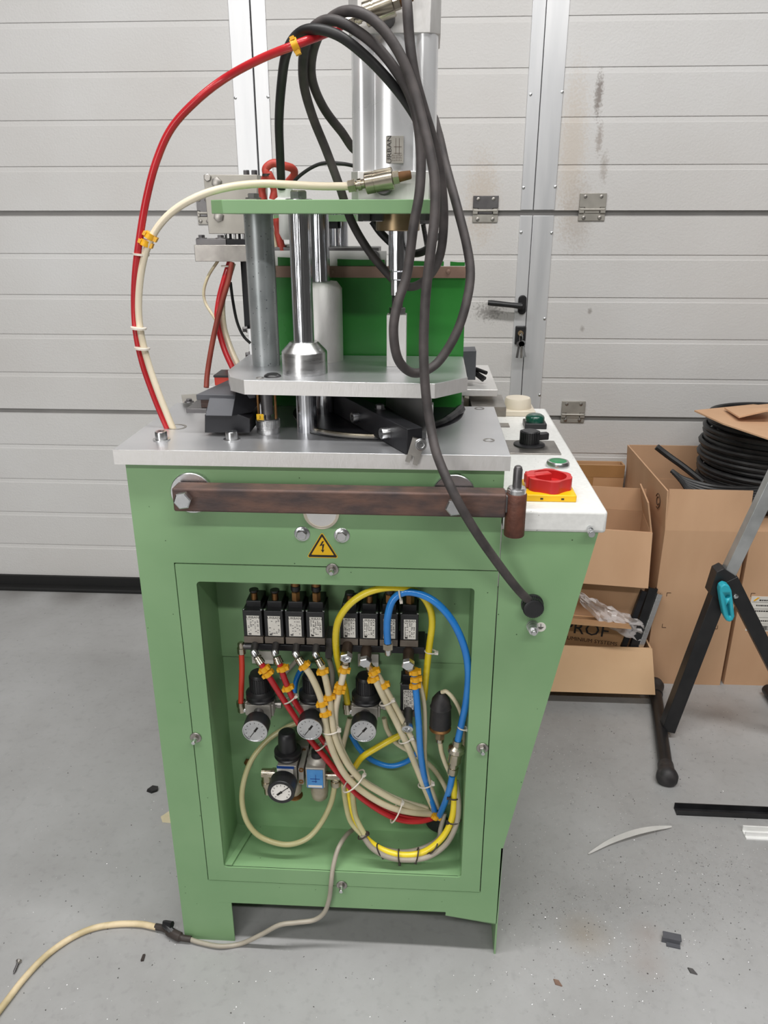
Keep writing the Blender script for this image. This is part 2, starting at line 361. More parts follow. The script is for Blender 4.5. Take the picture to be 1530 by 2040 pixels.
SEC0, SECH = 0.045, 0.612
RIB = SECH/5
cols = [(-3.2, xl0+0.004), (xl2-0.004, xr0+0.004), (xr2-0.004, 3.4)]
for sct in range(4):
    for k in range(5):
        z0 = SEC0+sct*SECH+k*RIB; seam = (k == 4); gz = 0.014
        top = z0+RIB-(0.016 if seam else 0)
        for ci, (a, bx) in enumerate(cols):
            prof = [(WY, z0), (WY+0.03, z0), (WY+0.03, top)]
            if seam: prof += [(WY, top)]
            else: prof += [(WY+0.0022, top), (WY+0.0022, top-0.0022), (WY+0.0012, top-gz), (WY, top-gz-0.0016)]
            b = B().ext([(a, y, z) for y, z in prof], (bx-a, 0, 0)); b.build('panel', PANEL, door, smooth=False)
    zt = SEC0+(sct+1)*SECH
    B().box(-3.2, 3.4, WY+0.012, WY+0.03, zt-0.017, zt+0.001).build('seam_strip', SEAMM, door)
    for (a, bx) in ((xl0, xl1-0.001), (xl1+0.003, xl2), (xr0, xr1), (xr1+0.002, xr2)):
        B().box(a, bx, WY-0.004, WY+0.012, zt-SECH+0.001, zt-0.014).build('frame_profile', ALUW, door, bevel=0.001)
B().box(-3.2, 3.4, WY+0.03, WY+0.06, 0.02, 2.6).build('backing', BLACKP, door)
B().box(-3.2, 3.4, WY-0.012, WY+0.05, 0.012, SEC0).build('bottom_seal', SEAL, door)
B().box(-3.2, 3.4, WY-0.045, WY+0.02, 0.0, 0.013).build('bottom_seal', SEAL, door, bevel=0.004)
for px, py in ((469, 195), (534, 193), (1043, 374), (1106, 372), (1120, 183), (1099, 464), (1038, 463), (1085, 635), (1075, 787), (1018, 790), (1057, 188)):
    p = L(px, py, WY-0.004); B().lathe(p, NEG, [(-0.001, 0.0045), (0.0015, 0.004), (0.003, 0.001)], 12).build('screw', ZINC, door)
def hinge(px0, py0, px1, py1, pyb):
    a = L(px0, py0, WY-0.003); c = L(px1, py1, WY-0.003); zb = L(px0, pyb, WY).z
    w = c.x-a.x
    h = B(); h.box(a.x, c.x, WY-0.006, WY+0.001, zb+0.004, a.z); h.box(a.x+w*0.22, c.x-w*0.22, WY-0.006, WY+0.001, zb-0.012, zb+0.006)
    o = h.build('hinge', STEELD if px0 < 1000 else SILB, door, bevel=0.001)
    h2 = B(); h2.box(a.x, c.x, WY-0.004, WY+0.001, c.z, zb-0.012); h2.box(a.x, a.x+w*0.2, WY-0.008, WY, zb-0.012, zb+0.003); h2.box(c.x-w*0.2, c.x, WY-0.008, WY, zb-0.012, zb+0.003)
    h2.cyl((a.x+0.002, WY-0.005, zb-0.002), (c.x-0.002, WY-0.005, zb-0.002), 0.004, 12)
    h2.build('hinge_leaf', SILB, o, bevel=0.001)
    for fx in (0.2, 0.8):
        for zz in (a.z-0.009, c.z+0.009):
            B().lathe((a.x+w*fx, WY-0.005, zz), NEG, [(-0.002, 0.006), (0.002, 0.005), (0.003, 0.002)], 12).build('rivet', STEEL, o)
hinge(943, 390, 991, 443, 418); hinge(1156, 385, 1204, 440, 416); hinge(1120, 799, 1163, 842, 824); hinge(391, 392, 420, 447, 423)
# lever handle and lock on the wicket door
hp = L(1040, 607, WY-0.004)
ro = [(hp.x+0.0125*math.cos(q), hp.z+(0.016 if math.sin(q) > 0 else -0.016)+0.0125*math.sin(q)) for q in [2*math.pi*k/24 for k in range(24)]]
o = B().prism(ro, WY-0.012, WY-0.003).build('handle_rose', BLACKP, door, bevel=0.002)
h0 = L(1040, 610, WY-0.03); h1 = L(972, 603, WY-0.03)
B().cyl((h0.x, WY-0.01, h0.z), (h0.x, WY-0.035, h0.z), 0.009).build('handle_neck', BLACKP, o)
B().tube([h0, h0.lerp(h1, 0.3), h0.lerp(h1, 0.9), h1], [0.0095, 0.008, 0.0085, 0.0075], 12).build('handle_lever', BLACKP, o)
a = L(1027, 649, WY-0.004); c = L(1046, 686, WY-0.004)
lk = B().box(a.x, c.x, WY-0.011, WY-0.003, c.z, a.z).build('lock_plate', BLACKP, door, bevel=0.003)
lp = L(1037, 664, WY-0.012)
B().lathe(lp, NEG, [(-0.003, 0.0085), (0.006, 0.0085), (0.008, 0.007)], 20).build('lock_cylinder', FLANGE, lk)
# keys
kb = thing('key_bunch', 'bunch of keys hanging from the wicket door lock', 'keys', lp)
B().box(lp.x-0.0012, lp.x+0.0012, lp.y-0.03, lp.y-0.006, lp.z-0.005, lp.z+0.005).build('key', ZINC, kb)
ring = [lp+V((0.013*math.cos(q)*0.4, -0.022+0.004*math.cos(q), -0.011+0.013*math.sin(q))) for q in [2*math.pi*k/24 for k in range(24)]]
B().tube(ring, 0.001, 6, True).build('key_ring', ZINC, kb)
def key(dx, dz, ang, mm):
    ax = V((math.sin(ang), 0, -math.cos(ang))); sd = V((math.cos(ang), 0, math.sin(ang))); p = lp+V((dx, -0.022, dz))
    k = B(); k.lathe(p+ax*0.009+V((0, -0.001, 0)), NEG, [(0, 0.009), (0.002, 0.009)], 16); k.obox(p+ax*0.034, sd, (0, 1, 0), ax, 0.0035, 0.0011, 0.018); k.build('key', mm, kb)
key(0.004, -0.018, 0.22, ZINC); key(-0.003, -0.02, -0.12, STEELD); key(0.002, -0.02, 0.05, STEEL)
# ================================================================== the machine
M = thing('workshop_machine', 'green steel workshop machine with open pneumatic cabinet under an aluminium table', 'machine')
# ---- cabinet shell
XL, XR, XW = -0.2915, 0.246, 0.384
Y1 = 0.60
c = B()
c.prism([(XL, 0.767+0.001), (XR, 0.767+0.001), (XR, 0.9235), (XL, 0.9235)], 0, 0.003)                      # band under the table
c.prism([(XL, 0.0), (-0.198, 0.0), (-0.198, 0.094), (-0.2365, 0.094), (-0.2365, 0.768), (XL, 0.768)], 0, 0.003)   # left post and foot
c.prism([(-0.2365, 0.094), (0.188, 0.096), (0.188, 0.1455), (-0.2365, 0.1455)], 0, 0.003)
c.prism([(0.188, 0.088), (0.279, 0.074), (0.281, 0.247), (0.2475, 0.247), (0.2475, 0.1455), (0.188, 0.1455)], 0, 0.003)
c.prism([(0.2475, 0.247), (0.281, 0.247), (XW, 0.832), (0.2475, 0.832)], 0, 0.003)
c.ext([(0.188, 0.0, 0.088), (0.279, 0.0, 0.074), (0.279, 0.012, 0.058), (0.188, 0.014, 0.072)], (0, 0.003, 0.0))        # bent lip of the right foot
c.box(XL, XL+0.003, 0.003, Y1, 0.0, 0.9235)                                                       # left side
c.ext([(0.278, 0.0, 0.0), (0.281, 0.0, 0.0), (0.281, 0.0, 0.247), (0.278, 0.0, 0.247)], (0, Y1, 0))
c.ext([(0.278, 0.003, 0.247), (0.281, 0.003, 0.247), (XW, 0.003, 0.832), (XW-0.003, 0.003, 0.832)], (0, Y1, 0))
c.box(XR-0.003, XR, 0.003, Y1, 0.825, 0.9235)
c.box(XL, XW-0.12, Y1-0.003, Y1, 0.10, 0.9)
c.box(XL, 0.28, 0.02, Y1, 0.098, 0.101)
cab = c.build('cabinet', GREEN, M)
# ---- recessed door frame
def rr(x0, x1, z0, z1, r, n=5):
    o = []
    for cx, cz, a0 in ((x1-r, z1-r, 0), (x0+r, z1-r, 90), (x0+r, z0+r, 180), (x1-r, z0+r, 270)):
        for k in range(n+1):
            q = math.radians(a0+90*k/n); o.append((cx+r*math.cos(q), cz+r*math.sin(q)))
    return o
IN = (-0.205, 0.2125, 0.178, 0.738)
fr = B().ring(rr(-0.235, 0.2458, 0.147, 0.7662, 0.001), rr(*IN, 0.006), -0.0005, 0.0035).build('hatch_frame', GREEN, M)
RB = 0.102
q = B(); inn = rr(*IN, 0.006); n = len(inn)
q.add([(x, 0.0025, z) for x, z in inn]+[(x, RB, z) for x, z in inn], [(i, (i+1) % n, n+(i+1) % n, n+i) for i in range(n)]+[tuple(range(n, 2*n))])
bx = q.build('recess_box', GREEN, M)
B().box(IN[0], IN[1], RB-0.004, RB-0.0005, IN[2]+0.37, IN[3]).build('back_plate', GREEN, M)
a = FL(449, 1724, IN[2]+0.002); c2 = FL(499, 1650, IN[2]+0.002)
B().ext([a, a+V((0.012, 0, 0)), c2+V((0.008, 0, 0)), c2], (0, 0, 0.003)).build('weld_strip', GREEN, M)
for px, py in ((662, 1134), (390, 1469), (961, 1490), (681, 1763)):
    p = L(px, py, -0.001); o = bolt(M, p, NEG, 0.0095, 0.0055, 0.005, 'bolt', STEEL)
    B().lathe(p, NEG, [(0.004, 0.0036), (0.014, 0.0036), (0.0155, 0.003)], 12).build('thread_end', ZINC, o)
for px, py in ((602, 1063), (681, 1066)): bolt(M, L(px, py, 0), NEG, 0.0115, 0.0082, 0.007, 'bolt', ZINC)
# plugged round hole under the bar
p = L(640, 1020, 0.0); B().lathe(p, NEG, [(-0.001, 0.0265), (0.0015, 0.0262), (0.0015, 0.0225), (0.0002, 0.0222)], 40).build('hole_rim', CREAM, M)
B().lathe(p, NEG, [(-0.002, 0.0221), (0.0006, 0.0221)], 40).build('hole_plug', WPAP, M)
# warning sticker
def tri(cx, cz, s): return [(cx-s*0.5, cz-s*0.433), (cx+s*0.5, cz-s*0.433), (cx, cz+s*0.433)]
def rtri(cx, cz, s, r):
    out = []; P = tri(cx, cz, s)
    for i in range(3):
        a = V(P[i]).to_2d() if False else Vector((P[i][0], P[i][1])); pr = Vector(P[i-1]); nx = Vector(P[(i+1) % 3])
        u = (pr-a).normalized(); w = (nx-a).normalized()
        for t in (0, 0.5, 1): out.append(tuple(a+(u*(1-t)+w*t)*r*(1 if t != 0.5 else 0.85)))
    return out
tp = L(642, 1086, -0.001); ts = PX(64, 642, 1086, 0)
st = B().prism(rtri(tp.x, tp.z, ts, 0.003), -0.0006, 0.0002).build('warning_sticker', YELP, M); tag(st, 'yellow electric shock warning triangle')
B().ring(rtri(tp.x, tp.z-0.0003, ts*0.93, 0.002), rtri(tp.x, tp.z-0.0012, ts*0.72, 0.0012), -0.0010, -0.0005).build('black_border', INK, st)
bo = [(0.000, 0.0085), (-0.0042, 0.0), (0.0000, 0.0018), (-0.0004, -0.0062), (-0.0022, -0.0058), (0.0005, -0.0108), (0.0026, -0.0056), (0.0010, -0.0060), (0.0030, 0.0042), (-0.0008, 0.0026), (0.0026, 0.0088)]
B().prism([(tp.x+x*1.05, tp.z-0.002+z*0.95) for x, z in bo], -0.0010, -0.0005).build('lightning_bolt', INK, st)
# ---- aluminium table
TZ = 0.945
B().box(-0.3037, 0.2527, -0.0088, -0.0078, 0.9233, TZ-0.0003).build('table_front_edge', ALUE, M)
tb = B().box(-0.3035, 0.2525, -0.008, 0.285, 0.9235, TZ).build('table_plate', ALU, M, bevel=0.0008)
B().box(0.215, 0.275, 0.30, 0.40, 0.9235, TZ-0.004).build('table_bracket', STEEL, M)
a = L(925, 757, 0.40)
B().box(-0.26, 0.262, 0.335, 0.58, 0.952, 0.964).build('rear_table_plate', ALUE, M, bevel=0.001)
B().box(-0.2, 0.2, 0.29, 0.55, 0.9, 0.952).build('rear_table_support', STEELD, M)
for px, py in ((974, 877), (955, 814)):
    p = FL(px, py, TZ); B().lathe(p, UP, [(-0.002, 0.0085), (0.0006, 0.0085), (0.0006, 0.0062), (-0.0003, 0.006)], 24).build('countersunk_hole', STEEL, M)
for px, py in ((322, 876), (462, 876)):
    p = FL(px, py, TZ); o = B().lathe(p, UP, [(0, 0.0125), (0.0015, 0.0125)], 24).build('washer', ZINC, M)
    bolt(M, p+V((0, 0, 0.0014)), UP, 0.01, 0.0088, 0.0115, 'socket_screw', ZINC, False, wash=False)
p = FL(344, 852, TZ)
B().lathe(p+V((0.004, 0.004, 0)), UP, [(-0.003, 0.0165), (0.0005, 0.0165), (0.0005, 0.013), (-0.001, 0.0125)], 28).build('hose_opening', STEEL, M)
# turntable and curved slot
DISC = FL(735, 812, TZ)
tt = B().lathe(V((0.055, 0.235, TZ)), UP, [(-0.002, 0.142), (0.0012, 0.142)], 64).build('turntable', BLACKM, M)
arc = [V((0.055+0.146*math.cos(q), 0.235+0.152*math.sin(q), TZ+0.001)) for q in [math.radians(222+k*3) for k in range(24)]]
B().tube(arc, 0.0028, 8).build('slot_edge', NICK, M)
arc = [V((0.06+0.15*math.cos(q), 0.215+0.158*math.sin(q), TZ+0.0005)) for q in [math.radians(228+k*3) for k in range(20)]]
B().tube(arc, 0.0024, 6).build('slot_shade', BLACKP, M)  # solid black tube imitates the shade inside the open slot
arc = spline([FL(862, 848, TZ+0.004), FL(880, 842, TZ+0.004), FL(900, 830, TZ+0.005), FL(918, 815, TZ+0.006)], 8)
B().tube(arc, [0.006]*12+[0.007]*8+[0.008]*(len(arc)-20), 8).build('curved_guide', BLACKM, M)
# ---- stop arm across the table
s0 = FL(826, 880, TZ+0.018); s1 = FL(668, 796, TZ+0.018); dr = (s1-s0).normalized(); sd = V((dr.y, -dr.x, 0)); sd = -sd if sd.y > 0 else sd
mid = (s0+s1)/2; ln = (s1-s0).length/2
b = B(); b.obox(mid+V((0, 0, 0.001)), dr, sd, UP, ln, 0.012, 0.018)
arm = b.build('stop_arm', BLACKM, M, bevel=0.001)
for f in (0.20, 0.56):
    p = s0.lerp(s1, f)+sd*0.012+V((0, 0, 0.000)); bolt(M, p, sd, 0.009, 0.0082, 0.012, 'socket_screw', ZINC, False, wash=False)
p = s0.lerp(s1, 0.42)+V((0.004, 0.004, 0.0185)); bolt(M, p, UP, 0.008, 0.0066, 0.006, 'bolt', STEELD)
gp0 = FL(846, 868, TZ); gp1 = FL(745, 800, TZ); gd = (gp1-gp0).normalized(); gs = V((gd.y, -gd.x, 0))
B().obox((gp0+gp1)/2+V((0.006, 0.012, 0.026)), gd, gs, UP, (gp1-gp0).length/2, 0.004, 0.027).build('guide_plate', ALUE, M, bevel=0.0006)
B().box(gp0.x+0.002, gp0.x+0.012, gp0.y-0.012, gp0.y+0.004, TZ, TZ+0.05).build('guide_end', ALUE, M, bevel=0.0006)
e0 = s0+V((0.009, -0.012, 0.006)); ed = V((-0.22, -0.35, -0.9)).normalized(); es = V((1, -0.2, -0.18)).normalized()
b = B(); cpt = L(830, 898, e0.y-0.006)
cl = B()
cl.ext([L(x, y, -0.016) for x, y in ((822, 872), (848, 880), (836, 912), (812, 905))], (0, 0.006, 0)); cl.ext([L(x, y, -0.016) for x, y in ((812, 905), (820, 907), (816, 922), (807, 919))], (0, 0.006, 0)); cl.ext([L(x, y, -0.016) for x, y in ((827, 909.5), (836, 912), (831, 928), (822, 925))], (0, 0.006, 0))
clo = cl.build('stop_finger', STEEL, M)
q = L(836, 882, -0.010); B().box(q.x-0.007, q.x+0.007, -0.011, s0.y, q.z-0.006, q.z+0.006).build('finger_stem', STEELD, M)
bolt(M, L(838, 886, -0.016), V((0.2, -0.95, 0.2)), 0.0085, 0.007, 0.006, 'socket_screw', ZINC, False)
# ---- black clamp block on the left of the table
b = B(); b.ext([L(408, 862, 0.07), L(498, 862, 0.07), L(498, 834, 0.07), L(470, 824, 0.07), L(408, 826, 0.07)], (0, 0.07, 0)); b.build('clamp_base', BLACKM, M, bevel=0.0006)
b = B(); b.ext([L(409, 828, 0.062), L(462, 829, 0.062), L(468, 795, 0.078), L(417, 793, 0.078)], (0, 0.05, 0)); b.build('clamp_jaw', GREYB, M, bevel=0.0006)
b = B(); b.ext([L(462, 829, 0.062), L(500, 822, 0.09), L(520, 800, 0.10), L(512, 780, 0.11), L(470, 778, 0.08)], (0, 0.05, 0)); b.build('clamp_cheek', BLACKM, M, bevel=0.0006)
b = B(); t = [L(394, 789, 0.09), L(466, 786, 0.09), L(480, 776, 0.11), L(500, 755, 0.2), L(452, 752, 0.2)]; z = t[0].z
b.prismz([(t[0].x, 0.082), (t[1].x, 0.082), (t[1].x+0.03, 0.10), (t[1].x+0.05, 0.20), (t[1].x-0.01, 0.23), (t[0].x+0.02, 0.19)], z-0.004, z+0.004); b.build('clamp_top_plate', GREYB, M, bevel=0.0006)
b = B(); b.box(L(371, 820, 0.08).x, L(412, 820, 0.08).x, 0.08, 0.17, L(371, 823, 0.08).z, L(371, 814, 0.08).z); b.build('clamp_lower_plate', STEELD, M, bevel=0.0006)
b = B(); b.box(L(400, 800, 0.09).x, L(416, 800, 0.09).x, 0.09, 0.16, L(371, 814, 0.08).z, z-0.004); b.build('rusty_spacer', RUST, M)
b = B(); a = L(428, 768, 0.2); c2 = L(470, 752, 0.2); b.box(a.x, c2.x, 0.2, 0.25, a.z, c2.z); rb = b.build('red_stop_block', ORH, M, bevel=0.0006)
B().box(a.x-0.001, c2.x, 0.199, 0.251, c2.z, c2.z+0.003).build('block_cap', BLACKP, rb)
a = L(352, 812, 0.2); c2 = L(415, 790, 0.2)
B().obox(FL(385, 802, 0.953)+V((0.01, 0.04, 0)), (1, 0.35, 0), (-0.35, 1, 0), UP, 0.04, 0.03, 0.0012).build('angle_plate', SILB, M, bevel=0.0005)
bolt(M, FL(377, 801, 0.955), UP, 0.008, 0.0055, 0.004, 'bolt', STEELD)
# ---- thumb wheel with screw and guide pins
kp = FL(535, 862, TZ)
prof = [(0, 0.0155), (0.0015, 0.0165), (0.011, 0.0165), (0.0115, 0.0165), (0.02, 0.0165), (0.021, 0.015), (0.021, 0.006)]
b = B().lathe(kp, UP, [(0, 0.0165), (0.001, 0.0172), (0.0095, 0.0172), (0.010, 0.0165)], 36)
for k in range(44):
    q = 2*math.pi*k/44; d = V((math.cos(q), math.sin(q), 0)); b.obox(kp+d*0.0168+V((0, 0, 0.0155)), d, V((-d.y, d.x, 0)), UP, 0.0012, 0.0007, 0.0055)
b.lathe(kp, UP, [(0.0095, 0.0166), (0.0212, 0.0166), (0.0225, 0.015), (0.0225, 0.004)], 36)
kn = b.build('knurled_wheel', ALUT, M)
B().lathe(kp+V((0, 0, 0.0225)), UP, [(0, 0.005), (0.006, 0.005), (0.007, 0.009), (0.05, 0.0092)], 20).build('threaded_spindle', STEELD, M)
for dx in (-0.014, 0.012): B().cyl(kp+V((dx, 0.003, 0.02)), kp+V((dx, 0.003, 0.06)), 0.0022, 12).build('guide_pin', BRASS, M)
yt = L(518, 831, kp.y-0.008); B().box(yt.x-0.0055, yt.x+0.0055, yt.y, yt.y+0.002, yt.z-0.0045, yt.z+0.0045).build('yellow_tag', YELP, M, bevel=0.0005)
text('tag_number', '2', 0.006, INK, M, (yt.x, yt.y-0.0004, yt.z))
# ---- moving aluminium plate
PZ = 1.034; PT = 0.0205
pl = [(-0.124, 0.048), (0.147, 0.037), (0.194, 0.088), (0.194, 0.265), (-0.165, 0.265), (-0.165, 0.12), (-0.150, 0.073)]
mp_ = B().prismz(pl, PZ-PT, PZ).build('moving_plate', ALU, M, bevel=0.0007)
B().ext([(-0.124, 0.0476, PZ-PT), (0.147, 0.0366, PZ-PT), (0.147, 0.0366, PZ-0.0003), (-0.124, 0.0476, PZ-0.0003)], (0, -0.0006, 0)).build('plate_front_edge', ALUE, M)
B().ext([(0.147, 0.0366, PZ-PT), (0.1942, 0.0878, PZ-PT), (0.1942, 0.0878, PZ-0.0003), (0.147, 0.0366, PZ-0.0003)], (0.0004, -0.0005, 0)).build('plate_front_edge', ALUE, M)
B().ext([(-0.1502, 0.0728, PZ-PT), (-0.124, 0.0476, PZ-PT), (-0.124, 0.0476, PZ-0.0003), (-0.1502, 0.0728, PZ-0.0003)], (-0.0004, -0.0005, 0)).build('plate_front_edge', ALUE, M)
p = FL(543, 750, PZ); B().lathe(p, UP, [(-0.0005, 0.013), (0.002, 0.012), (0.0045, 0.008), (0.0055, 0.002)], 20).build('button_head_screw', BLACKP, M)
p = FL(518, 753, PZ); B().lathe(p, UP, [(-0.002, 0.006), (0.0006, 0.006), (0.0006, 0.0042), (-0.0003, 0.004)], 20).build('plate_hole', STEEL, M)
# guide columns
RC = V((-0.0455, 0.108, 0))
def col(c, r, z0, z1, name='chrome_column'): return B().cyl((c.x, c.y, z0), (c.x, c.y, z1), r, 40).build(name, CHROME, M)
GP0, GP1 = 1.2545, 1.272
col(RC, 0.0152, TZ-0.002, GP0)
B().lathe((RC.x, RC.y, PZ), UP, [(0, 0.0335), (0.0315, 0.0335), (0.0325, 0.033), (0.046, 0.0205), (0.046, 0.0155)], 48).build('guide_collar', ALUT, M)
RC2 = V((-0.034, 0.222, 0))
col(RC2, 0.0152, TZ, GP0)
B().lathe((RC2.x, RC2.y, PZ), UP, [(0, 0.0335), (0.112, 0.0335), (0.122, 0.026), (0.122, 0.0155)], 40).build('guide_sleeve', ALUE, M)
b = B().cyl((-0.1165, 0.172, PZ), (-0.1165, 0.172, GP0+0.001), 0.0215, 40).build('support_tube', GALV, M)
# piston: block, rod, flange
PC = V((0.0885, 0.178, 0))
blk = B().box(PC.x-0.0155, PC.x+0.0145, 0.163, 0.193, PZ, 1.112).build('push_block', ALUE, M, bevel=0.0006)
b = B(); z = 1.112
b.lathe((PC.x, PC.y, z), UP, [(0, 0.0125), (0.009, 0.0125), (0.010, 0.0115)], 6, 0.4)
b.build('lock_nut', ZINC, M)
b = B(); b.lathe((PC.x, PC.y, z+0.009), UP, sum([[(k*0.0016, 0.0078), (k*0.0016+0.0008, 0.0088)] for k in range(12)], []), 20); b.build('piston_thread', STEELD, M)
B().lathe((PC.x, PC.y, z+0.028), UP, [(0, 0.0105), (0.022, 0.0105), (0.0235, 0.0118), (0.034, 0.0118), (0.036, 0.0135), (0.11, 0.0135)], 32).build('piston_rod', CHROME, M)
B().lathe((PC.x, PC.y, GP0-0.023), UP, [(0, 0.031), (0.001, 0.0322), (0.0235, 0.0322)], 48).build('cylinder_flange', FLANGE, M)
# ---- upper green plate
gl = L(421, 415, 0.085).x; gr = L(866, 415, 0.07).x
B().prismz([(gl+0.02, 0.066), (gr, 0.066), (gr, 0.255), (gl, 0.255), (gl, 0.085)], GP0, GP1).build('upper_plate', GREEN, M, bevel=0.0008)
bolt(M, (RC.x, RC.y, GP1), UP, 0.0185, 0.0125, 0.011, 'bolt', ZINC, start=0.1)
bolt(M, L(505, 396, 0.2)*1, UP, 0.012, 0.009, 0.006, 'bolt', STEELD)
b = B(); q = L(568, 398, 0.2); b.lathe((q.x, q.y, GP1), UP, [(0, 0.017), (0.002, 0.017), (0.006, 0.011), (0.022, 0.012)], 20); b.build('white_plug', WHPL, M)
for px, py in ((727, 437), (752, 436), (850, 441)):
    q = L(px, py, 0.13); b = B().lathe((q.x, q.y, GP0), -UP, [(0, 0.010), (0.009, 0.010), (0.010, 0.009)], 6, 0.2); b.build('cap_nut', STEELD, M)
# ---- pneumatic cylinder
def cylprof(c, hw, hd):
    """ribbed extrusion outline: four corner lobes and round flanks"""
    o = []
    r = 0.017
    for sx, sy, a0 in ((1, 1, -60), (-1, 1, 30), (-1, -1, 120), (1, -1, 210)):
        cx, cy = c.x+sx*(hw-r), c.y+sy*(hd-r)
        for k in range(13):
            q = math.radians(a0+k*17.5); o.append((cx+r*math.cos(q), cy+r*math.sin(q)))
        # flank towards next corner: shallow bulge
        nx = {(1, 1): (0, 1), (-1, 1): (-1, 0), (-1, -1): (0, -1), (1, -1): (1, 0)}[(sx, sy)]
        tx, ty = -nx[1], nx[0]
        for k in range(9):
            t = -1+2*k/8; bul = math.sqrt(max(0, 1-(t*0.62)**2))
            if nx[0] == 0: x = c.x - nx[1]*t*0.030*1.0; y = c.y + nx[1]*(hd*0.80+0.013*(bul-0.75)/0.25*0.9); o.append((x, y))
            else: y = c.y + nx[0]*t*0.030; x = c.x + nx[0]*(hw*0.80+0.013*(bul-0.75)/0.25*0.9); o.append((x, y))
    return o
HC = V((0.0845, 0.178, 0)); HW, HD = 0.0585, 0.058
LH = GP1+0.037; TH = L(790, 66, 0.12).z
B().prismz(cylprof(HC, HW-0.001, HD-0.001), LH-0.001, TH+0.001).build('cylinder_barrel', ANOD, M)
B().prismz([(HC.x+sx*(HW+0.0005)-sx*ix*0.010, HC.y+sy*(HD)-sy*iy*0.010) for sx, sy, ix, iy in ((1, 1, 0, 1), (1, 1, 1, 0), (-1, 1, 1, 0), (-1, 1, 0, 1), (-1, -1, 0, 1), (-1, -1, 1, 0), (1, -1, 1, 0), (1, -1, 0, 1))], GP1, LH).build('cylinder_lower_head', ALUE, M, bevel=0.0008)
B().prismz([(HC.x+sx*(HW+0.0015)-sx*ix*0.013, HC.y+sy*(HD)-sy*iy*0.013) for sx, sy, ix, iy in ((1, 1, 0, 1), (1, 1, 1, 0), (-1, 1, 1, 0), (-1, 1, 0, 1), (-1, -1, 0, 1), (-1, -1, 1, 0), (1, -1, 1, 0), (1, -1, 0, 1))], TH, TH+0.075).build('cylinder_upper_head', ALUE, M, bevel=0.0008)
B().lathe((HC.x, HC.y, TH+0.075), UP, [(0, 0.03), (0.012, 0.03), (0.014, 0.028)], 32).build('cylinder_end_cap', STEEL, M)
# type plate, printed sideways
yb = HC.y-HD*0.80-0.0115
a = L(769, 325, yb); c2 = L(804, 271, yb)
tpz = B().box(a.x, c2.x, yb-0.0012, yb+0.004, a.z, c2.z).build('type_plate', SILB, M)
cx = (a.x+c2.x)/2; cz = (a.z+c2.z)/2; w = c2.x-a.x; h = c2.z-a.z
text('maker_lettering', 'URBAN', 0.0085, INK, tpz, (a.x+w*0.2, yb-0.0016, cz), (0, 0, 1), (-1, 0, 0), sx=1.25)
b = B()
for k in range(9):
    x = a.x+w*(0.36+0.065*k)
    if k in (3, 6):
        b.box(x, x+w*0.02, yb-0.0015, yb-0.001, a.z+h*0.34, a.z+h*0.92)
    for j in range(3): b.box(x, x+w*0.02, yb-0.0015, yb-0.001, a.z+h*(0.08+0.09*j), a.z+h*(0.08+0.09*j+random.uniform(0.03, 0.08)))
b.box(a.x+w*0.45, a.x+w*0.9, yb-0.0015, yb-0.001, a.z+h*0.6, a.z+h*0.612); b.box(a.x+w*0.45, a.x+w*0.9, yb-0.0015, yb-0.001, a.z+h*0.36, a.z+h*0.372)
b.build('fine_print', INKB, tpz)
# speed controllers on the cylinder
def controller(p0, p1, k):
    """hose nut, neck, body, rear nut, sintered silencer along p0 -> p1"""
    d = (p1-p0); ln = d.length; d = d.normalized()
    o = B().lathe(p0+d*ln*0.30, d, [(0, k*0.0125), (k*0.001, k*0.0142), (k*0.012, k*0.0142), (k*0.0122, k*0.0132), (k*0.0135, k*0.0132), (k*0.0137, k*0.0142), (k*0.0375, k*0.0142), (k*0.0385, k*0.013)], 28).build('speed_controller', NICK, M)
    b = B(); b.lathe(p0, d, [(0, k*0.0085), (ln*0.1, k*0.0085), (ln*0.105, k*0.0092), (ln*0.13, k*0.0092)], 6); b.lathe(p0+d*ln*0.13, d, [(0, k*0.0055), (ln*0.04, k*0.0055), (ln*0.04, k*0.0078), (ln*0.1, k*0.0078), (ln*0.1, k*0.0062), (ln*0.19, k*0.0062)], 20); b.build('hose_nut', NICK, o)
    b = B(); b.lathe(p0+d*(ln*0.30+k*0.0385), d, [(-0.001, k*0.0092), (ln*0.10, k*0.0092)], 6); b.build('rear_nut', NICK, o)
    b = B(); b.lathe(p0+d*(ln*0.40+k*0.0385), d, [(-0.001, k*0.0068), (ln*0.2, k*0.0055), (ln*0.21, k*0.004)], 16); b.build('silencer', BRONZE, o)
    return o
yf = HC.y-HD
o1 = controller(L(694, 372, yf-0.018), L(808, 350, yf-0.022), 1.0)
q = L(768, 380, yf); B().cyl((q.x-0.002, yf+0.002, q.z+0.006), (q.x-0.002, yf-0.022, q.z+0.008), 0.0125).build('banjo_stem', STEELD, o1)
o2 = controller(L(690, 44, yf-0.020), L(812, -4, yf-0.026), 1.0)
q = L(768, 42, yf); B().cyl((q.x, yf+0.002, q.z+0.002), (q.x, yf-0.024, q.z+0.010), 0.0125).build('banjo_stem', STEELD, o2)
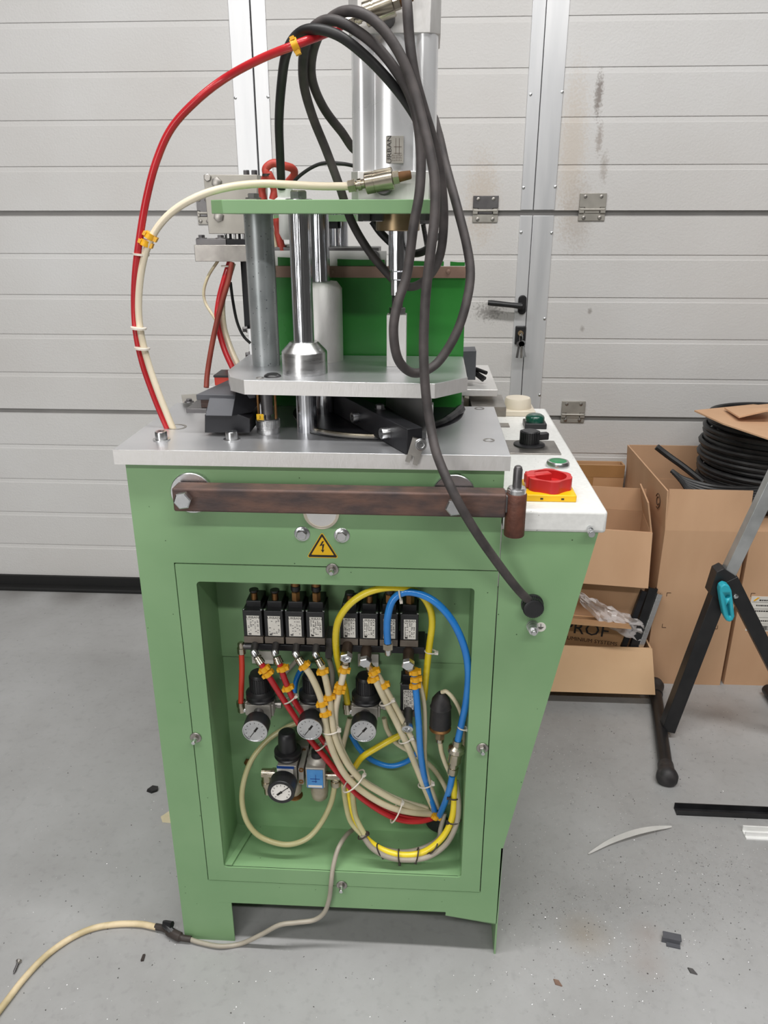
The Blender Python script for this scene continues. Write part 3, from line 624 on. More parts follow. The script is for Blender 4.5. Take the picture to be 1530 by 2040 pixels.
# ---- upper hoses
D1 = 0.112
hose('red_air_hose', [(694, 43, yf-0.02), (660, 62, 0.075), (590, 89, 0.045), (520, 117, 0.07), (450, 155, 0.1), (392, 200, 0.1), (342, 255, 0.1), (312, 320, 0.1), (292, 395, 0.1), (279, 470, 0.1), (270, 545, 0.105), (268, 610, D1), (272, 665, D1), (284, 722, D1), (303, 778, D1), (322, 826, D1), (338, 862, D1)], 0.0052, REDH, M)
hose('ivory_air_hose', [(696, 371, yf-0.018), (640, 371, 0.1), (580, 368, 0.1), (520, 366, 0.1), (460, 372, 0.1), (405, 387, 0.1), (355, 413, 0.1), (318, 448, 0.1), (294, 492, 0.1), (281, 545, 0.103), (276, 610, 0.108), (281, 665, 0.108), (295, 722, 0.108), (314, 778, 0.108), (333, 826, 0.11), (348, 862, D1)], 0.0052, WHH, M)
def ringtie(px, py, d, r, m, w=0.0022, tilt=(0, 0, 1), parent=None, name='cable_tie'):
    p = L(px, py, d); t = V(tilt).normalized()
    return B().lathe(p, t, [(-w, r*0.9), (-w, r), (w, r), (w, r*0.9)], 16).build(name, m, parent or M)
def clip(px, py, d, ang, r=0.0075, m=YELC, parent=None):
    """yellow snap clip: ring band with a tab, ang = hose direction in the picture plane (deg from up)"""
    p = L(px, py, d); t = V((math.sin(math.radians(ang)), 0, math.cos(math.radians(ang)))); s = V((t.z, 0, -t.x))
    b = B().lathe(p, t, [(-0.0042, r*0.85), (-0.0042, r), (-0.001, r*1.02), (0.001, r*0.95), (0.0042, r), (0.0042, r*0.85)], 14)
    b.obox(p+s*r*1.05, s, V((0, 1, 0)), t, 0.0028, 0.004, 0.0034); b.obox(p-s*r*0.9-V((0, r*0.5, 0)), s, V((0, 1, 0)), t, 0.002, 0.003, 0.0028)
    return b.build('yellow_clip', m, parent or M)
clip(588, 90, 0.045, 68, 0.0078); clip(299, 470, 0.1, 32, 0.0078); clip(290, 484, 0.1, 25, 0.0078)
for px, py in ((281, 507), (276, 654), (283, 694)): ringtie(px, py, 0.105, 0.0115, TIE, 0.0014, (0.1, 0, 1))
# ---- black cables hanging around the cylinder
RCB = 0.0062
def cable(name, pts, m, r=RCB, n=10): return hose(name, pts, r, m, M, n, 12)
cable('rubber_cable', [(561, 376, 0.19), (558, 310, 0.17), (556, 240, 0.14), (561, 165, 0.10), (571, 105, 0.07), (595, 67, 0.06), (632, 58, 0.045), (680, 74, 0.04), (735, 118, 0.05), (785, 172, 0.06), (820, 220, 0.075), (846, 268, 0.1), (864, 312, 0.15), (870, 345, 0.21), (850, 362, 0.25), (815, 365, 0.262)], CABLEB)
cable('control_cable', [(770, -90, 0.20), (800, -60, 0.10), (810, 0, 0.055), (816, 80, 0.05), (826, 150, 0.05), (845, 220, 0.055), (866, 290, 0.065), (879, 360, 0.075), (884, 440, 0.085), (876, 510, 0.11), (852, 553, 0.15), (823, 571, 0.18), (795, 565, 0.205), (775, 548, 0.208), (735, 500, 0.21), (700, 440, 0.21), (676, 370, 0.2), (650, 300, 0.19), (622, 230, 0.17), (605, 165, 0.14), (606, 100, 0.10), (625, 55, 0.07), (660, 40, 0.05), (705, 58, 0.045), (755, 98, 0.05), (800, 158, 0.055), (827, 220, 0.055), (838, 300, 0.05), (836, 380, 0.04), (824, 450, 0.035), (811, 545, 0.03), (793, 602, 0.02), (784, 655, 0.012), (791, 710, 0.012), (812, 738, 0.02), (838, 742, 0.03), (872, 722, 0.05), (905, 672, 0.06), (926, 615, 0.07), (937, 550, 0.085), (930, 490, 0.1), (910, 410, 0.12), (888, 330, 0.15), (872, 262, 0.2), (855, 225, 0.25), (800, 225, 0.27), (745, 262, 0.265), (712, 300, 0.245), (680, 262, 0.22), (645, 215, 0.19), (622, 160, 0.15), (622, 110, 0.12), (640, 60, 0.08), (672, 28, 0.06), (712, 24, 0.04), (755, 50, 0.035), (795, 105, 0.035), (822, 170, 0.035), (840, 235, 0.03), (856, 300, 0.022), (866, 360, 0.015), (866, 430, 0.008), (858, 500, 0.0), (848, 590, -0.004), (844, 690, -0.008), (848, 780, -0.014), (858, 850, -0.022), (872, 910, -0.042), (905, 985, -0.064), (945, 1055, -0.058), (990, 1120, -0.04), (1030, 1172, -0.024), (1062, 1205, -0.004)], CABLEG, 0.0064)
# ---- machine rear: second frame seen between the columns
B().box(L(545, 600, 0.275).x-0.02, 0.1955, 0.272, 0.276, TZ, 1.172).build('green_guard_sheet', GREEND, M)
z0 = L(700, 553, 0.27).z; z1 = L(700, 530, 0.27).z
cs = B().box(L(535, 540, 0.27).x, 0.1945, 0.267, 0.272, z0, z1).build('clamping_strip', COPP, M, bevel=0.0005)
for px in (545, 661, 893): B().lathe(L(px, 541, 0.267), NEG, [(-0.001, 0.004), (0.0015, 0.0036), (0.0025, 0.0015)], 12).build('screw', COPP, cs)
for x0, x1, y0 in ((553, 610, 512), (672, 766, 516), (808, 884, 519), (897, 926, 521)):
    a = L(x0, y0, 0.2695); c2 = L(x1, 530, 0.2695)
    B().prism([(a.x, c2.z), (c2.x, c2.z), (c2.x, a.z-0.001), ((a.x+c2.x)/2, a.z-0.001), (a.x, a.z)], 0.2690, 0.2715).build('green_flap', GREEND, M)
a = L(538, 532, 0.285); c2 = L(770, 500, 0.285); B().box(a.x, c2.x, 0.281, 0.287, a.z, c2.z).build('white_backing_plate', WPAP, M)
a = L(640, 502, 0.30); c2 = L(755, 493, 0.30); B().box(L(540, 500, 0.3).x, c2.x, 0.295, 0.36, a.z, c2.z).build('rear_cross_bar', STEELD, M, bevel=0.0005)
q = L(746, 510, 0.29); B().cyl((q.x, 0.276, q.z), (q.x, 0.286, q.z), 0.009).build('pivot_pin', STEELD, M)
for px in (655, 681):
    q = L(px, 470, 0.36); B().cyl((q.x, 0.36, L(px, 494, 0.36).z-0.01), (q.x, 0.36, 1.26), 0.0105, 28).build('rear_guide_rod', CHROME, M)
q = L(661, 445, 0.345); B().box(q.x-0.010, q.x+0.010, 0.335, 0.347, q.z-0.008, q.z+0.012).build('rear_stop', BLACKP, M)
a = L(560, 441, 0.40); c2 = L(716, 432, 0.40); B().box(a.x, c2.x, 0.33, 0.45, 1.2435, 1.2535).build('rear_green_plate', GREEN, M)
q = L(797, 480, 0.30); B().cyl((q.x+0.004, 0.30, q.z-0.05), (q.x+0.004, 0.30, 1.255), 0.013, 28).build('rear_guide_rod', CHROME, M)
# return spring
sp0, sp1 = L(843, 447, 0.24), L(851, 492, 0.24)
B().tube([sp0.lerp(sp1, k/160)+V((0.0035*math.cos(k*0.9), 0.0035*math.sin(k*0.9), 0)) for k in range(161)], 0.0007, 5).build('return_spring', STEELD, M)
q = L(855, 441, 0.24); B().cyl(q+V((-0.02, 0, 0)), q+V((0.012, 0, 0)), 0.004).build('spring_hook', STEELD, M)
cable('rubber_cable', [(742, 440, 0.25), (760, 465, 0.25), (790, 492, 0.25), (822, 505, 0.24), (850, 497, 0.2), (868, 470, 0.14)], CABLEB, 0.006)
hose('thin_black_cable', [(716, 333, 0.26), (680, 326, 0.26), (640, 326, 0.27), (605, 344, 0.28), (582, 368, 0.29), (575, 400, 0.3)], 0.0028, CABLEB, M)
# left rear bracket and clamp bars
dB = 0.33
a = L(406, 465, dB); c2 = L(512, 348, dB)
br = B(); br.ext([L(405, 348, dB), L(512, 348, dB), L(512, 466, dB), L(416, 466, dB)], (0, 0.09, 0)); bro = br.build('bracket_plate', SILB, M, bevel=0.0008)
for px, py, r in ((414, 354, 0.006), (432, 364, 0.0085), (436, 432, 0.0085)): bolt(M, L(px, py, dB), NEG, r*1.2, r, 0.004, 'bolt', STEEL, wash=False)
for px in (491, 507):
    q = L(px, 348, dB+0.02); bolt(M, q, UP, 0.006, 0.0055, 0.007, 'bolt', STEELD, wash=False)
a = L(389, 521, 0.31); c2 = L(500, 488, 0.31); B().box(a.x, c2.x+0.06, 0.31, 0.37, a.z, c2.z).build('clamp_bar', STEEL, M, bevel=0.0008)
a = L(390, 488, 0.31); c2 = L(449, 476, 0.31); B().box(a.x, c2.x, 0.312, 0.36, a.z, c2.z).build('serrated_bar', STEELD, M, bevel=0.0004)
B().box(c2.x, c2.x+0.06, 0.314, 0.36, a.z, c2.z-0.001).build('black_insert', BLACKM, M)
for px in (402, 440): bolt(M, L(px, 476, 0.33), UP, 0.009, 0.006, 0.005, 'bolt', STEELD)
for k in range(5):
    q = L(450+k*9, 470, 0.34); B().cyl((q.x, q.y, L(450, 478, 0.33).z), (q.x, q.y, L(450, 463, 0.33).z), 0.0022, 10).build('contact_pin', BLACKM if k % 2 else ZINC, M)
B().box(L(484, 600, 0.34).x, L(490, 600, 0.34).x+0.004, 0.34, 0.36, L(484, 655, 0.34).z, L(484, 520, 0.34).z).build('rear_slide_rail', BLACKM, M)
bolt(M, L(492, 656, 0.33), V((-1, -0.3, 0)), 0.006, 0.005, 0.006, 'bolt', STEELD); bolt(M, L(498, 708, 0.3), V((-1, -0.3, 0)), 0.007, 0.006, 0.006, 'bolt', STEELD)
bolt(M, L(487, 730, 0.3), V((-1, -0.3, 0)), 0.006, 0.005, 0.01, 'bolt', STEEL)
# red sleeved cables over the bracket
hose('red_sleeved_cable', [(525, 398, 0.30), (522, 375, 0.30), (530, 350, 0.29), (530, 335, 0.29), (545, 325, 0.29), (565, 330, 0.29), (583, 336, 0.3), (586, 348, 0.31), (575, 362, 0.32)], 0.0062, REDS, M)
hose('red_sleeved_cable', [(545, 398, 0.295), (548, 378, 0.295), (538, 355, 0.29), (533, 345, 0.29)], 0.0075, REDS, M)
ringtie(533, 349, 0.29, 0.0085, TIEB, 0.002)
hose('red_sleeved_cable', [(550, 435, 0.30), (556, 470, 0.3), (563, 500, 0.3)], 0.006, REDS, M)
hose('beige_cable', [(537, 432, 0.30), (543, 460, 0.3), (550, 492, 0.3)], 0.003, BEIH, M)
B().lathe(L(570, 425, 0.29), -UP, [(0, 0.012), (0.03, 0.013), (0.04, 0.008)], 16).build('white_terminal_cap', WHPL, M)
# hoses hanging at the rear left
hose('thin_clear_hose', [(434, 520, 0.33), (415, 550, 0.32), (406, 580, 0.32), (410, 605, 0.32), (428, 635, 0.31), (440, 665, 0.31)], 0.0026, BEIH, M)
hose('red_air_hose', [(458, 522, 0.33), (446, 560, 0.32), (436, 600, 0.32), (433, 640, 0.31), (445, 690, 0.3), (462, 730, 0.29), (472, 748, 0.29)], 0.0052, REDH, M)
hose('ivory_air_hose', [(464, 524, 0.335), (452, 565, 0.33), (443, 600, 0.33), (446, 650, 0.32), (458, 690, 0.31), (472, 722, 0.3), (480, 738, 0.3)], 0.0052, WHH, M)
hose('brown_cable', [(462, 522, 0.315), (456, 555, 0.31), (443, 600, 0.30), (430, 650, 0.29), (420, 700, 0.28), (413, 745, 0.27), (411, 772, 0.26)], 0.0046, REDB, M)
hose('thin_black_cable', [(459, 562, 0.33), (464, 600, 0.33), (472, 640, 0.33), (484, 668, 0.33), (499, 684, 0.33)], 0.0026, CABLEB, M)
ringtie(452, 530, 0.325, 0.010, TIE, 0.0012)
# tapered block and cable ends behind the plate
b = B(); b.ext([L(921, 700, 0.36), L(949, 699, 0.36), L(947, 757, 0.36), L(932, 757, 0.36)], (0, 0.05, 0)); b.build('tapered_block', GREYB, M, bevel=0.0006)
for k, (x0, y0, x1, y1) in enumerate(((948, 735, 969, 743), (948, 742, 966, 754), (948, 746, 962, 757))):
    B().cyl(L(x0, y0, 0.4), L(x1, y1, 0.38), 0.0035, 10).build('cable_stub', CABLEB, M)
# ---- rusty lever bar across the front
yb0, yb1 = -0.042, -0.012
bz1, bz0 = L(670, 979, yb0).z, L(670, 1026, yb0).z
b = B(); b.box(L(343, 990, yb0).x, L(1003, 1000, yb0).x+0.004, yb0, yb1, bz0, bz1)
bar = b.build('rusty_bar', RUST, M, bevel=0.003, seg=3)
for px, py, r in ((383, 981, 0.0305), (904, 985, 0.0305)):
    p = L(px, py, -0.004); B().lathe((p.x, 0.0, p.z), NEG, [(0, r), (0.0075, r), (0.0085, r-0.001)], 40).build('spacer_washer', ZINC, M)
    B().cyl((p.x, -0.008, p.z-0.004), (p.x, yb1, p.z-0.004), 0.012).build('spacer', STEELD, M)
for px, py in ((366, 995), (905, 1008)): bolt(M, L(px, py, yb0-0.004), NEG, 0.012, 0.0125, 0.009, 'bolt', ZINC, start=0.15, wash=False); p = L(px, py, yb0); B().cyl(p, p+V((0, -0.005, 0)), 0.010).build('bolt_shank', ZINC, M)
tc0 = L(1024, 1072, -0.036); tz1 = L(1024, 984, -0.036).z; tx = tc0.x
b = B().lathe((tx, -0.032, tc0.z+0.003), UP, [(0, 0.0135), (0.001, 0.0142), (tz1-tc0.z-0.004, 0.0142), (tz1-tc0.z-0.003, 0.0135)], 28); tub = b.build('rusty_sleeve', RUSTT, M)
B().lathe((tx, -0.032, tz1), UP, [(-0.001, 0.0125), (0.002, 0.013), (0.006, 0.013), (0.0065, 0.0115), (0.0085, 0.0115), (0.009, 0.007)], 24).build('sleeve_ring', ZINC, M)
B().lathe((tx, -0.032, tz1+0.008), UP, [(0, 0.0062), (0.026, 0.0062), (0.0275, 0.0055), (0.0295, 0.005), (0.031, 0.003)], 18).build('locking_pin', STEELD, M)
B().box(L(1000, 1000, -0.03).x-0.004, tx-0.010, -0.040, -0.014, bz0+0.006, bz1-0.002).build('weld_seam', STEELD, M, bevel=0.003)
# ---- white control console on the right
WZ = 0.865
cn = B(); cn.box(XR+0.002, 0.3935, -0.004, 0.62, 0.831, WZ); con = cn.build('control_console', WHITEP, M, bevel=0.005, seg=3)
p = L(1176, 1064, -0.012); o = B().lathe((p.x, 0.0, p.z+0.006), NEG, [(0, 0.004), (0.012, 0.004)], 12).build('screw', ZINC, M)
B().lathe((p.x, -0.011, p.z+0.003), NEG, [(0, 0.0052), (0.009, 0.0052), (0.010, 0.0045)], 12).build('screw_head', ZINC, o)
# main switch: yellow square plate, red rotary knob
e = FL(1096, 968, WZ+0.02); e = V((0.319, 0.066, WZ))
ms = B().box(e.x-0.036, e.x+0.036, e.y-0.036, e.y+0.036, WZ, WZ+0.0105).build('main_switch_plate', YELP, M, bevel=0.0015)
for dx in (-0.014, 0.016): B().box(e.x+dx-0.002, e.x+dx+0.002, e.y-0.0364, e.y-0.034, WZ+0.0035, WZ+0.006).build('plate_slot_shade', INK, ms)  # raised black blocks stand in for the shade of open slots
ol = []; 
for k in range(72):
    q = 2*math.pi*k/72; r = 0.0325+0.0022*math.copysign(abs(math.sin(q*5.5))**0.6, math.sin(q*5.5)) - 0.001
    ol.append((e.x+r*math.cos(q), e.y+r*math.sin(q)))
n = 72; inr = [(e.x+0.0255*math.cos(2*math.pi*k/n), e.y+0.0255*math.sin(2*math.pi*k/n)) for k in range(n)]
q = B(); zt, zb = WZ+0.029, WZ+0.0105
q.add([(x, y, zb) for x, y in ol]+[(x, y, zt) for x, y in ol]+[(x, y, zt) for x, y in inr]+[(x, y, zt-0.012) for x, y in inr],
      [(i, (i+1) % n, n+(i+1) % n, n+i) for i in range(n)]+[(n+i, n+(i+1) % n, 2*n+(i+1) % n, 2*n+i) for i in range(n)]+[(2*n+i, 2*n+(i+1) % n, 3*n+(i+1) % n, 3*n+i) for i in range(n)]+[tuple(range(3*n, 4*n))])
kn = q.build('red_rotary_knob', REDP, M)
B().obox((e.x-0.016, e.y+0.004, WZ+0.0235), (1, 0.35, 0), (-0.35, 1, 0), UP, 0.020, 0.007, 0.0075).build('knob_grip', REDP, M, bevel=0.002)
B().box(e.x-0.0345, e.x-0.020, e.y-0.010, e.y+0.012, WZ+0.0115, WZ+0.0315).build('knob_pointer', REDP, M, bevel=0.002)
# green push button
g = V((0.355, 0.205, WZ)); o = B().lathe(g, UP, [(0, 0.0195), (0.002, 0.0195), (0.006, 0.0188), (0.009, 0.0172), (0.0092, 0.0145)], 36).build('push_button', ZINC, M); tag(o, 'green push button in a silver ring')
B().lathe(g+V((0, 0, 0.0075)), UP, [(0, 0.0145), (0.0015, 0.0145), (0.002, 0.0138)], 36).build('button_cap', GRNB, o)
# potentiometer with scale plate
sp = B().box(0.248, 0.371, 0.268, 0.352, WZ, WZ+0.0025).build('scale_plate', STEEL, M, bevel=0.0005)
k0 = V((0.322, 0.322, WZ+0.0025)); b = B().lathe(k0, UP, [(0, 0.028), (0.002, 0.028), (0.0035, 0.025), (0.0036, 0.0165)], 36)
for k in range(28):
    q = 2*math.pi*k/28; d = V((math.cos(q), math.sin(q), 0)); b.obox(k0+d*0.0166+V((0, 0, 0.0145)), d, V((-d.y, d.x, 0)), UP, 0.0012, 0.0011, 0.0105)
b.lathe(k0, UP, [(0.003, 0.0166), (0.025, 0.0163), (0.0265, 0.0145)], 28); pot = b.build('rotary_dial', BLACKP, M)
B().obox(k0+V((0.024, 0.006, 0.015)), (1, 0.25, 0), (-0.25, 1, 0), UP, 0.010, 0.006, 0.0065).build('dial_grip', BLACKP, pot, bevel=0.002)
# square lamps and buttons further back
g = V((0.349, 0.462, WZ)); o = B().box(g.x-0.021, g.x+0.021, g.y-0.021, g.y+0.021, WZ, WZ+0.011).build('square_button_base', BLACKP, M, bevel=0.0015); B().lathe(g+V((0, 0, 0.011)), UP, [(0, 0.0185), (0.008, 0.0185), (0.011, 0.017), (0.014, 0.0125), (0.0142, 0.004)], 28).build('green_lens', GRND, o)
g = V((0.255, 0.462, WZ)); o = B().box(g.x-0.018, g.x+0.018, g.y-0.018, g.y+0.018, WZ, WZ+0.011).build('square_button_base', BLACKP, M, bevel=0.0015); B().lathe(g+V((0, 0, 0.011)), UP, [(0, 0.0185), (0.008, 0.0185), (0.011, 0.017), (0.013, 0.012)], 28).build('orange_lens', ORNG, o)
for gx, gy, s in ((0.327, 0.575, 1.0), (0.238, 0.575, 0.9)):
    g = V((gx, gy, WZ)); o = B().box(gx-0.034*s, gx+0.034*s, gy-0.034, gy+0.034, WZ, WZ+0.012).build('indicator_base', CREAM, M, bevel=0.002)
    B().lathe(g+V((0, 0, 0.011)), UP, [(0, 0.029*s), (0.018, 0.027*s), (0.022, 0.025*s), (0.022, 0.01)], 32).build('indicator_cap', CREAM, o)
B().box(0.272, 0.300, 0.452, 0.482, WZ, WZ+0.0015).build('legend_plate', STEEL, M)
# ---- cable gland and earth stud on the right wing
gp = L(1060, 1203, 0.0); b = B().lathe((gp.x, 0.0, gp.z), NEG, [(0, 0.0165), (0.004, 0.0165), (0.005, 0.0145)], 30)
for k in range(36):
    q = 2*math.pi*k/36; d = V((math.cos(q), 0, math.sin(q))); b.obox(V((gp.x, -0.010, gp.z))+d*0.0142, d, V((-d.z, 0, d.x)), NEG, 0.0012, 0.0007, 0.006)
b.lathe((gp.x, -0.004, gp.z), NEG, [(0, 0.0142), (0.013, 0.0142), (0.014, 0.012), (0.014, 0.008)], 30); b.build('cable_gland', BLACKP, M)
ep = L(1060, 1245, 0.0); b = B()
for k in range(4): b.lathe((ep.x, -0.0005-0.005*k, ep.z), NEG, [(0, 0.0088-0.0006*k), (0.0032, 0.0088-0.0006*k), (0.0034, 0.005), (0.005, 0.005)], 20)
b.lathe((ep.x, -0.018, ep.z), NEG, [(0, 0.0045), (0.007, 0.0045), (0.008, 0.0035)], 14); b.build('earth_stud', ZINC, M)
sp_ = L(1077, 1249, 0.0); es = B().lathe((sp_.x, 0, sp_.z), NEG, [(0, 0.0078), (0.0006, 0.0078)], 28).build('earth_sticker', LABEL, M)
b = B(); 
for w, dz in ((0.0045, 0.0), (0.0032, -0.0016), (0.0018, -0.0030)): b.box(sp_.x-w, sp_.x+w, -0.0010, -0.0005, sp_.z+dz-0.0004, sp_.z+dz+0.0004)
b.box(sp_.x-0.0004, sp_.x+0.0004, -0.0010, -0.0005, sp_.z, sp_.z+0.0055); b.build('earth_symbol', INK, es)
VFOOT = mat('brown_grey_cast', (104, 95, 86), 0.5, 0.3, scale=40, col2=(122, 112, 102))
BANJ = mat('brown_steel', (84, 70, 60), 0.4, 0.6, scale=30, col2=(108, 92, 80))
# ---- solenoid valves in the cabinet
def valve(x0, x1, yt, yl, ys, ym, d, tall, lab, faded=0.0, backup=True):
    """x0..x1 front face in px, yt top edge, yl lower edge, ys strip lower edge"""
    a = L(x0, yt, d); c2 = L(x1, yl, d); z1 = a.z; z0 = L((x0+x1)/2, yl, d).z; zs = L((x0+x1)/2, ys, d).z
    X0 = (L(x0, yt, d).x+L(x0, yl, d).x)/2; X1 = (L(x1, yt, d).x+L(x1, yl, d).x)/2; w = X1-X0; yb = RB-0.004
    v = B(); v.box(X0+0.0004, X1-0.0004, d, yb, z0, z1); v.box(X0+w*0.12, X1-w*0.12, d+0.014, yb, z1-0.001, z1+0.010)
    o = v.build('solenoid_valve', BLACKP, M, bevel=0.001)
    B().box(X0, X1-0.0003, d-0.0016, yb, zs, z0).build('valve_foot', VFOOT, o, bevel=0.0005)
    lx0, lx1 = X0+w*0.2, X1-w*0.15; lz1 = z1-(z1-z0)*0.19; lz0 = z0+(z1-z0)*0.05; lw = lx1-lx0; lh = lz1-lz0
    B().box(lx0, lx1, d-0.0008, d+0.0004, lz0, lz1).build('valve_label', LABEL, o)
    text('maker_lettering', 'URBAN', 0.0056, INK, o, ((lx0+lx1)/2, d-0.0010, lz1-lh*0.085), sx=1.15)
    b = B()
    for r in range(11):
        z = lz1-lh*(0.2+0.068*r)
        for q in range(5):
            if random.random() < 0.3+faded: continue
            xx = lx0+lw*(0.08+0.18*q); b.box(xx, xx+lw*random.uniform(0.05, 0.15), d-0.0011, d-0.0007, z, z+lh*0.028)
    b.box(lx0+lw*0.1, lx0+lw*0.32, d-0.0011, d-0.0007, lz0+lh*0.03, lz0+lh*0.11)
    b.build('fine_print', INK if faded < 0.2 else STEELD, o)
    for xx in (X0+w*0.06, X1-w*0.06):
        B().lathe((xx, d+0.004, z1), UP, [(-0.001, 0.0024), (0.0012, 0.0022)], 10).build('screw', ZINC, o)
    cx = (X0+X1)/2; cy = d+0.022
    if tall:
        b = B().lathe((cx, cy, z1+0.006), UP, [(0, 0.0072), (0.018, 0.0072), (0.019, 0.0062)], 6, 0.2); b.build('exhaust_silencer', BRASS, o)
        B().lathe((cx, cy, z1+0.025), UP, [(0, 0.0055), (0.003, 0.0080), (0.010, 0.0080), (0.011, 0.0068)], 16).build('cable_nut', BLACKP, o)
        B().lathe((cx, cy, z1+0.036), UP, [(0, 0.0075), (0.012, 0.0075), (0.013, 0.006)], 16).build('silencer_cap', BRASS, o)
    else:
        B().lathe((cx, cy, z1+0.009), UP, [(0, 0.0055), (0.012, 0.0050), (0.013, 0.004)], 14).build('brass_plug', BRASS, o)
        B().lathe((cx, cy, z1+0.021), UP, [(0, 0.0042), (0.003, 0.0075), (0.006, 0.0075)], 14).build('plug_cap', BLACKP, o)
    return o
dV = 0.045
for i, (x0, x1) in enumerate(((484, 523), (526, 564.5), (568, 606), (609.5, 647))): valve(x0, x1, 1216+i, 1267.5+i*1.1, 1280+i*1.1, 1298, dV, i >= 2, 0, (0.25, 0.3, 0.45, 0.1)[i])
for i, (x0, x1) in enumerate(((677, 713.5), (716, 753), (756.5, 793), (797, 834))): valve(x0, x1, 1221.5+i*0.8, 1272+i*1.2, 1284+i*1.2, 1302, dV, i >= 2, 0, 0.0)
valve(797, 829, 1364, 1416, 1427, 1440, 0.055, True, 0, 0.0)
for (x0, y0, x1, y1) in ((486, 1281, 648, 1300), (677, 1284, 846, 1304)):
    a = L(x0, y0, dV); c2 = L(x1, y1, dV); B().box(a.x, c2.x, dV+0.001, RB-0.003, c2.z, a.z-0.002).build('valve_manifold', BLACKM, M, bevel=0.0008)
for (x0, y0, x1, y1) in ((501, 1296, 545, 1322), (713, 1302, 754, 1328)):
    a = L(x0, y0, RB-0.008); c2 = L(x1, y1, RB-0.008); pt = B().box(a.x, c2.x, RB-0.009, RB-0.004, c2.z, a.z).build('printed_plate', LABEL, M)
    b = B(); w = c2.x-a.x; h = a.z-c2.z
    for k in range(3): b.box(a.x+w*0.1, a.x+w*(0.3+0.1*k), RB-0.0094, RB-0.0088, a.z-h*(0.35+0.2*k), a.z-h*(0.28+0.2*k))
    b.build('fine_print', INK, pt)
a = L(652, 1270, 0.06); B().box(a.x-0.004, a.x+0.007, 0.058, RB, L(652, 1310, 0.06).z, a.z).build('manifold_bracket', STEELD, M)
a = L(840, 1290, 0.06); B().box(a.x-0.004, a.x+0.009, 0.058, RB, L(840, 1312, 0.06).z, L(840, 1285, 0.06).z).build('manifold_bracket', STEELD, M)
# push-in elbows under the first bank (ball, collar, nut) and banjo fittings under the second
def elbow(p, q):
    p = L(*p); q = L(*q); d = (q-p).normalized(); ln = (q-p).length
    b = B().lathe(p-d*0.002, d, [(0, 0.003), (0.002, 0.0055), (0.006, 0.0062), (ln*0.45, 0.0055)], 16); o = b.build('elbow_fitting', ZINC, M)
    B().cyl(p+V((0, 0.025, 0.006)), p+d*0.003, 0.0062, 14).build('fitting_stem', STEELD, o)
    b = B().lathe(p+d*ln*0.45, d, [(0, 0.005), (0.001, 0.0068), (ln*0.15, 0.0068), (ln*0.16, 0.0056), (ln*0.2, 0.0056), (ln*0.21, 0.0070), (ln*0.56, 0.0070)], 14); b.build('hose_nut', NICK, o)
    return o
elbow((504, 1296, 0.03), (521, 1322, 0.022)); elbow((546, 1296, 0.03), (557, 1322, 0.022)); elbow((587, 1299, 0.03), (603, 1324, 0.022)); elbow((627, 1300, 0.03), (641, 1326, 0.022))
def banjo(px, py, d, qx, qy, hole=False):
    p = L(px, py, d); o = B().cyl(p+V((0, 0.045, 0.010)), p, 0.0088, 18).build('banjo_fitting', BANJ, M)
    b = B().lathe(p, NEG+V((0, 0, -0.25)), [(0, 0.0105), (0.007, 0.0105), (0.008, 0.0092)] + ([(0.008, 0.006), (0.004, 0.005)] if hole else []), 6, 0.3); b.build('hex_cap', ZINC, o)
    q = L(qx, qy, d); dd = (q-p).normalized(); b = B().lathe(p+V((0, 0.006, -0.004)), dd, [(0, 0.0065), ((q-p).length*0.7, 0.0065), ((q-p).length*0.72, 0.0078), ((q-p).length, 0.0078)], 14); b.build('hose_nut', NICK, o)
banjo(690, 1306, 0.022, 686, 1326, True); banjo(728, 1315, 0.022, 741, 1338); banjo(813, 1320, 0.022, 818, 1332)
p = L(812, 1446, 0.025); o = B().cyl(p+V((0, 0.04, 0.012)), p, 0.0078, 16).build('banjo_fitting', STEELD, M); B().lathe(p, NEG+V((0, 0, -0.3)), [(0, 0.0092), (0.007, 0.0092), (0.008, 0.006), (0.004, 0.005)], 18).build('hex_cap', ZINC, o)
# blue hose socket in front of the third valve
p = L(773, 1292, 0.02); o = B().lathe(p, UP, [(0, 0.0085), (0.010, 0.0085), (0.011, 0.0075)], 6).build('hose_socket', NICK, M); B().lathe(p+V((0, 0.002, 0)), -UP, [(0, 0.006), (0.011, 0.0055), (0.013, 0.004)], 14).build('socket_stem', ZINC, o)
B().cyl(p+V((0, 0.003, -0.006)), p+V((0, 0.04, 0)), 0.006, 12).build('fitting_stem', STEELD, o)
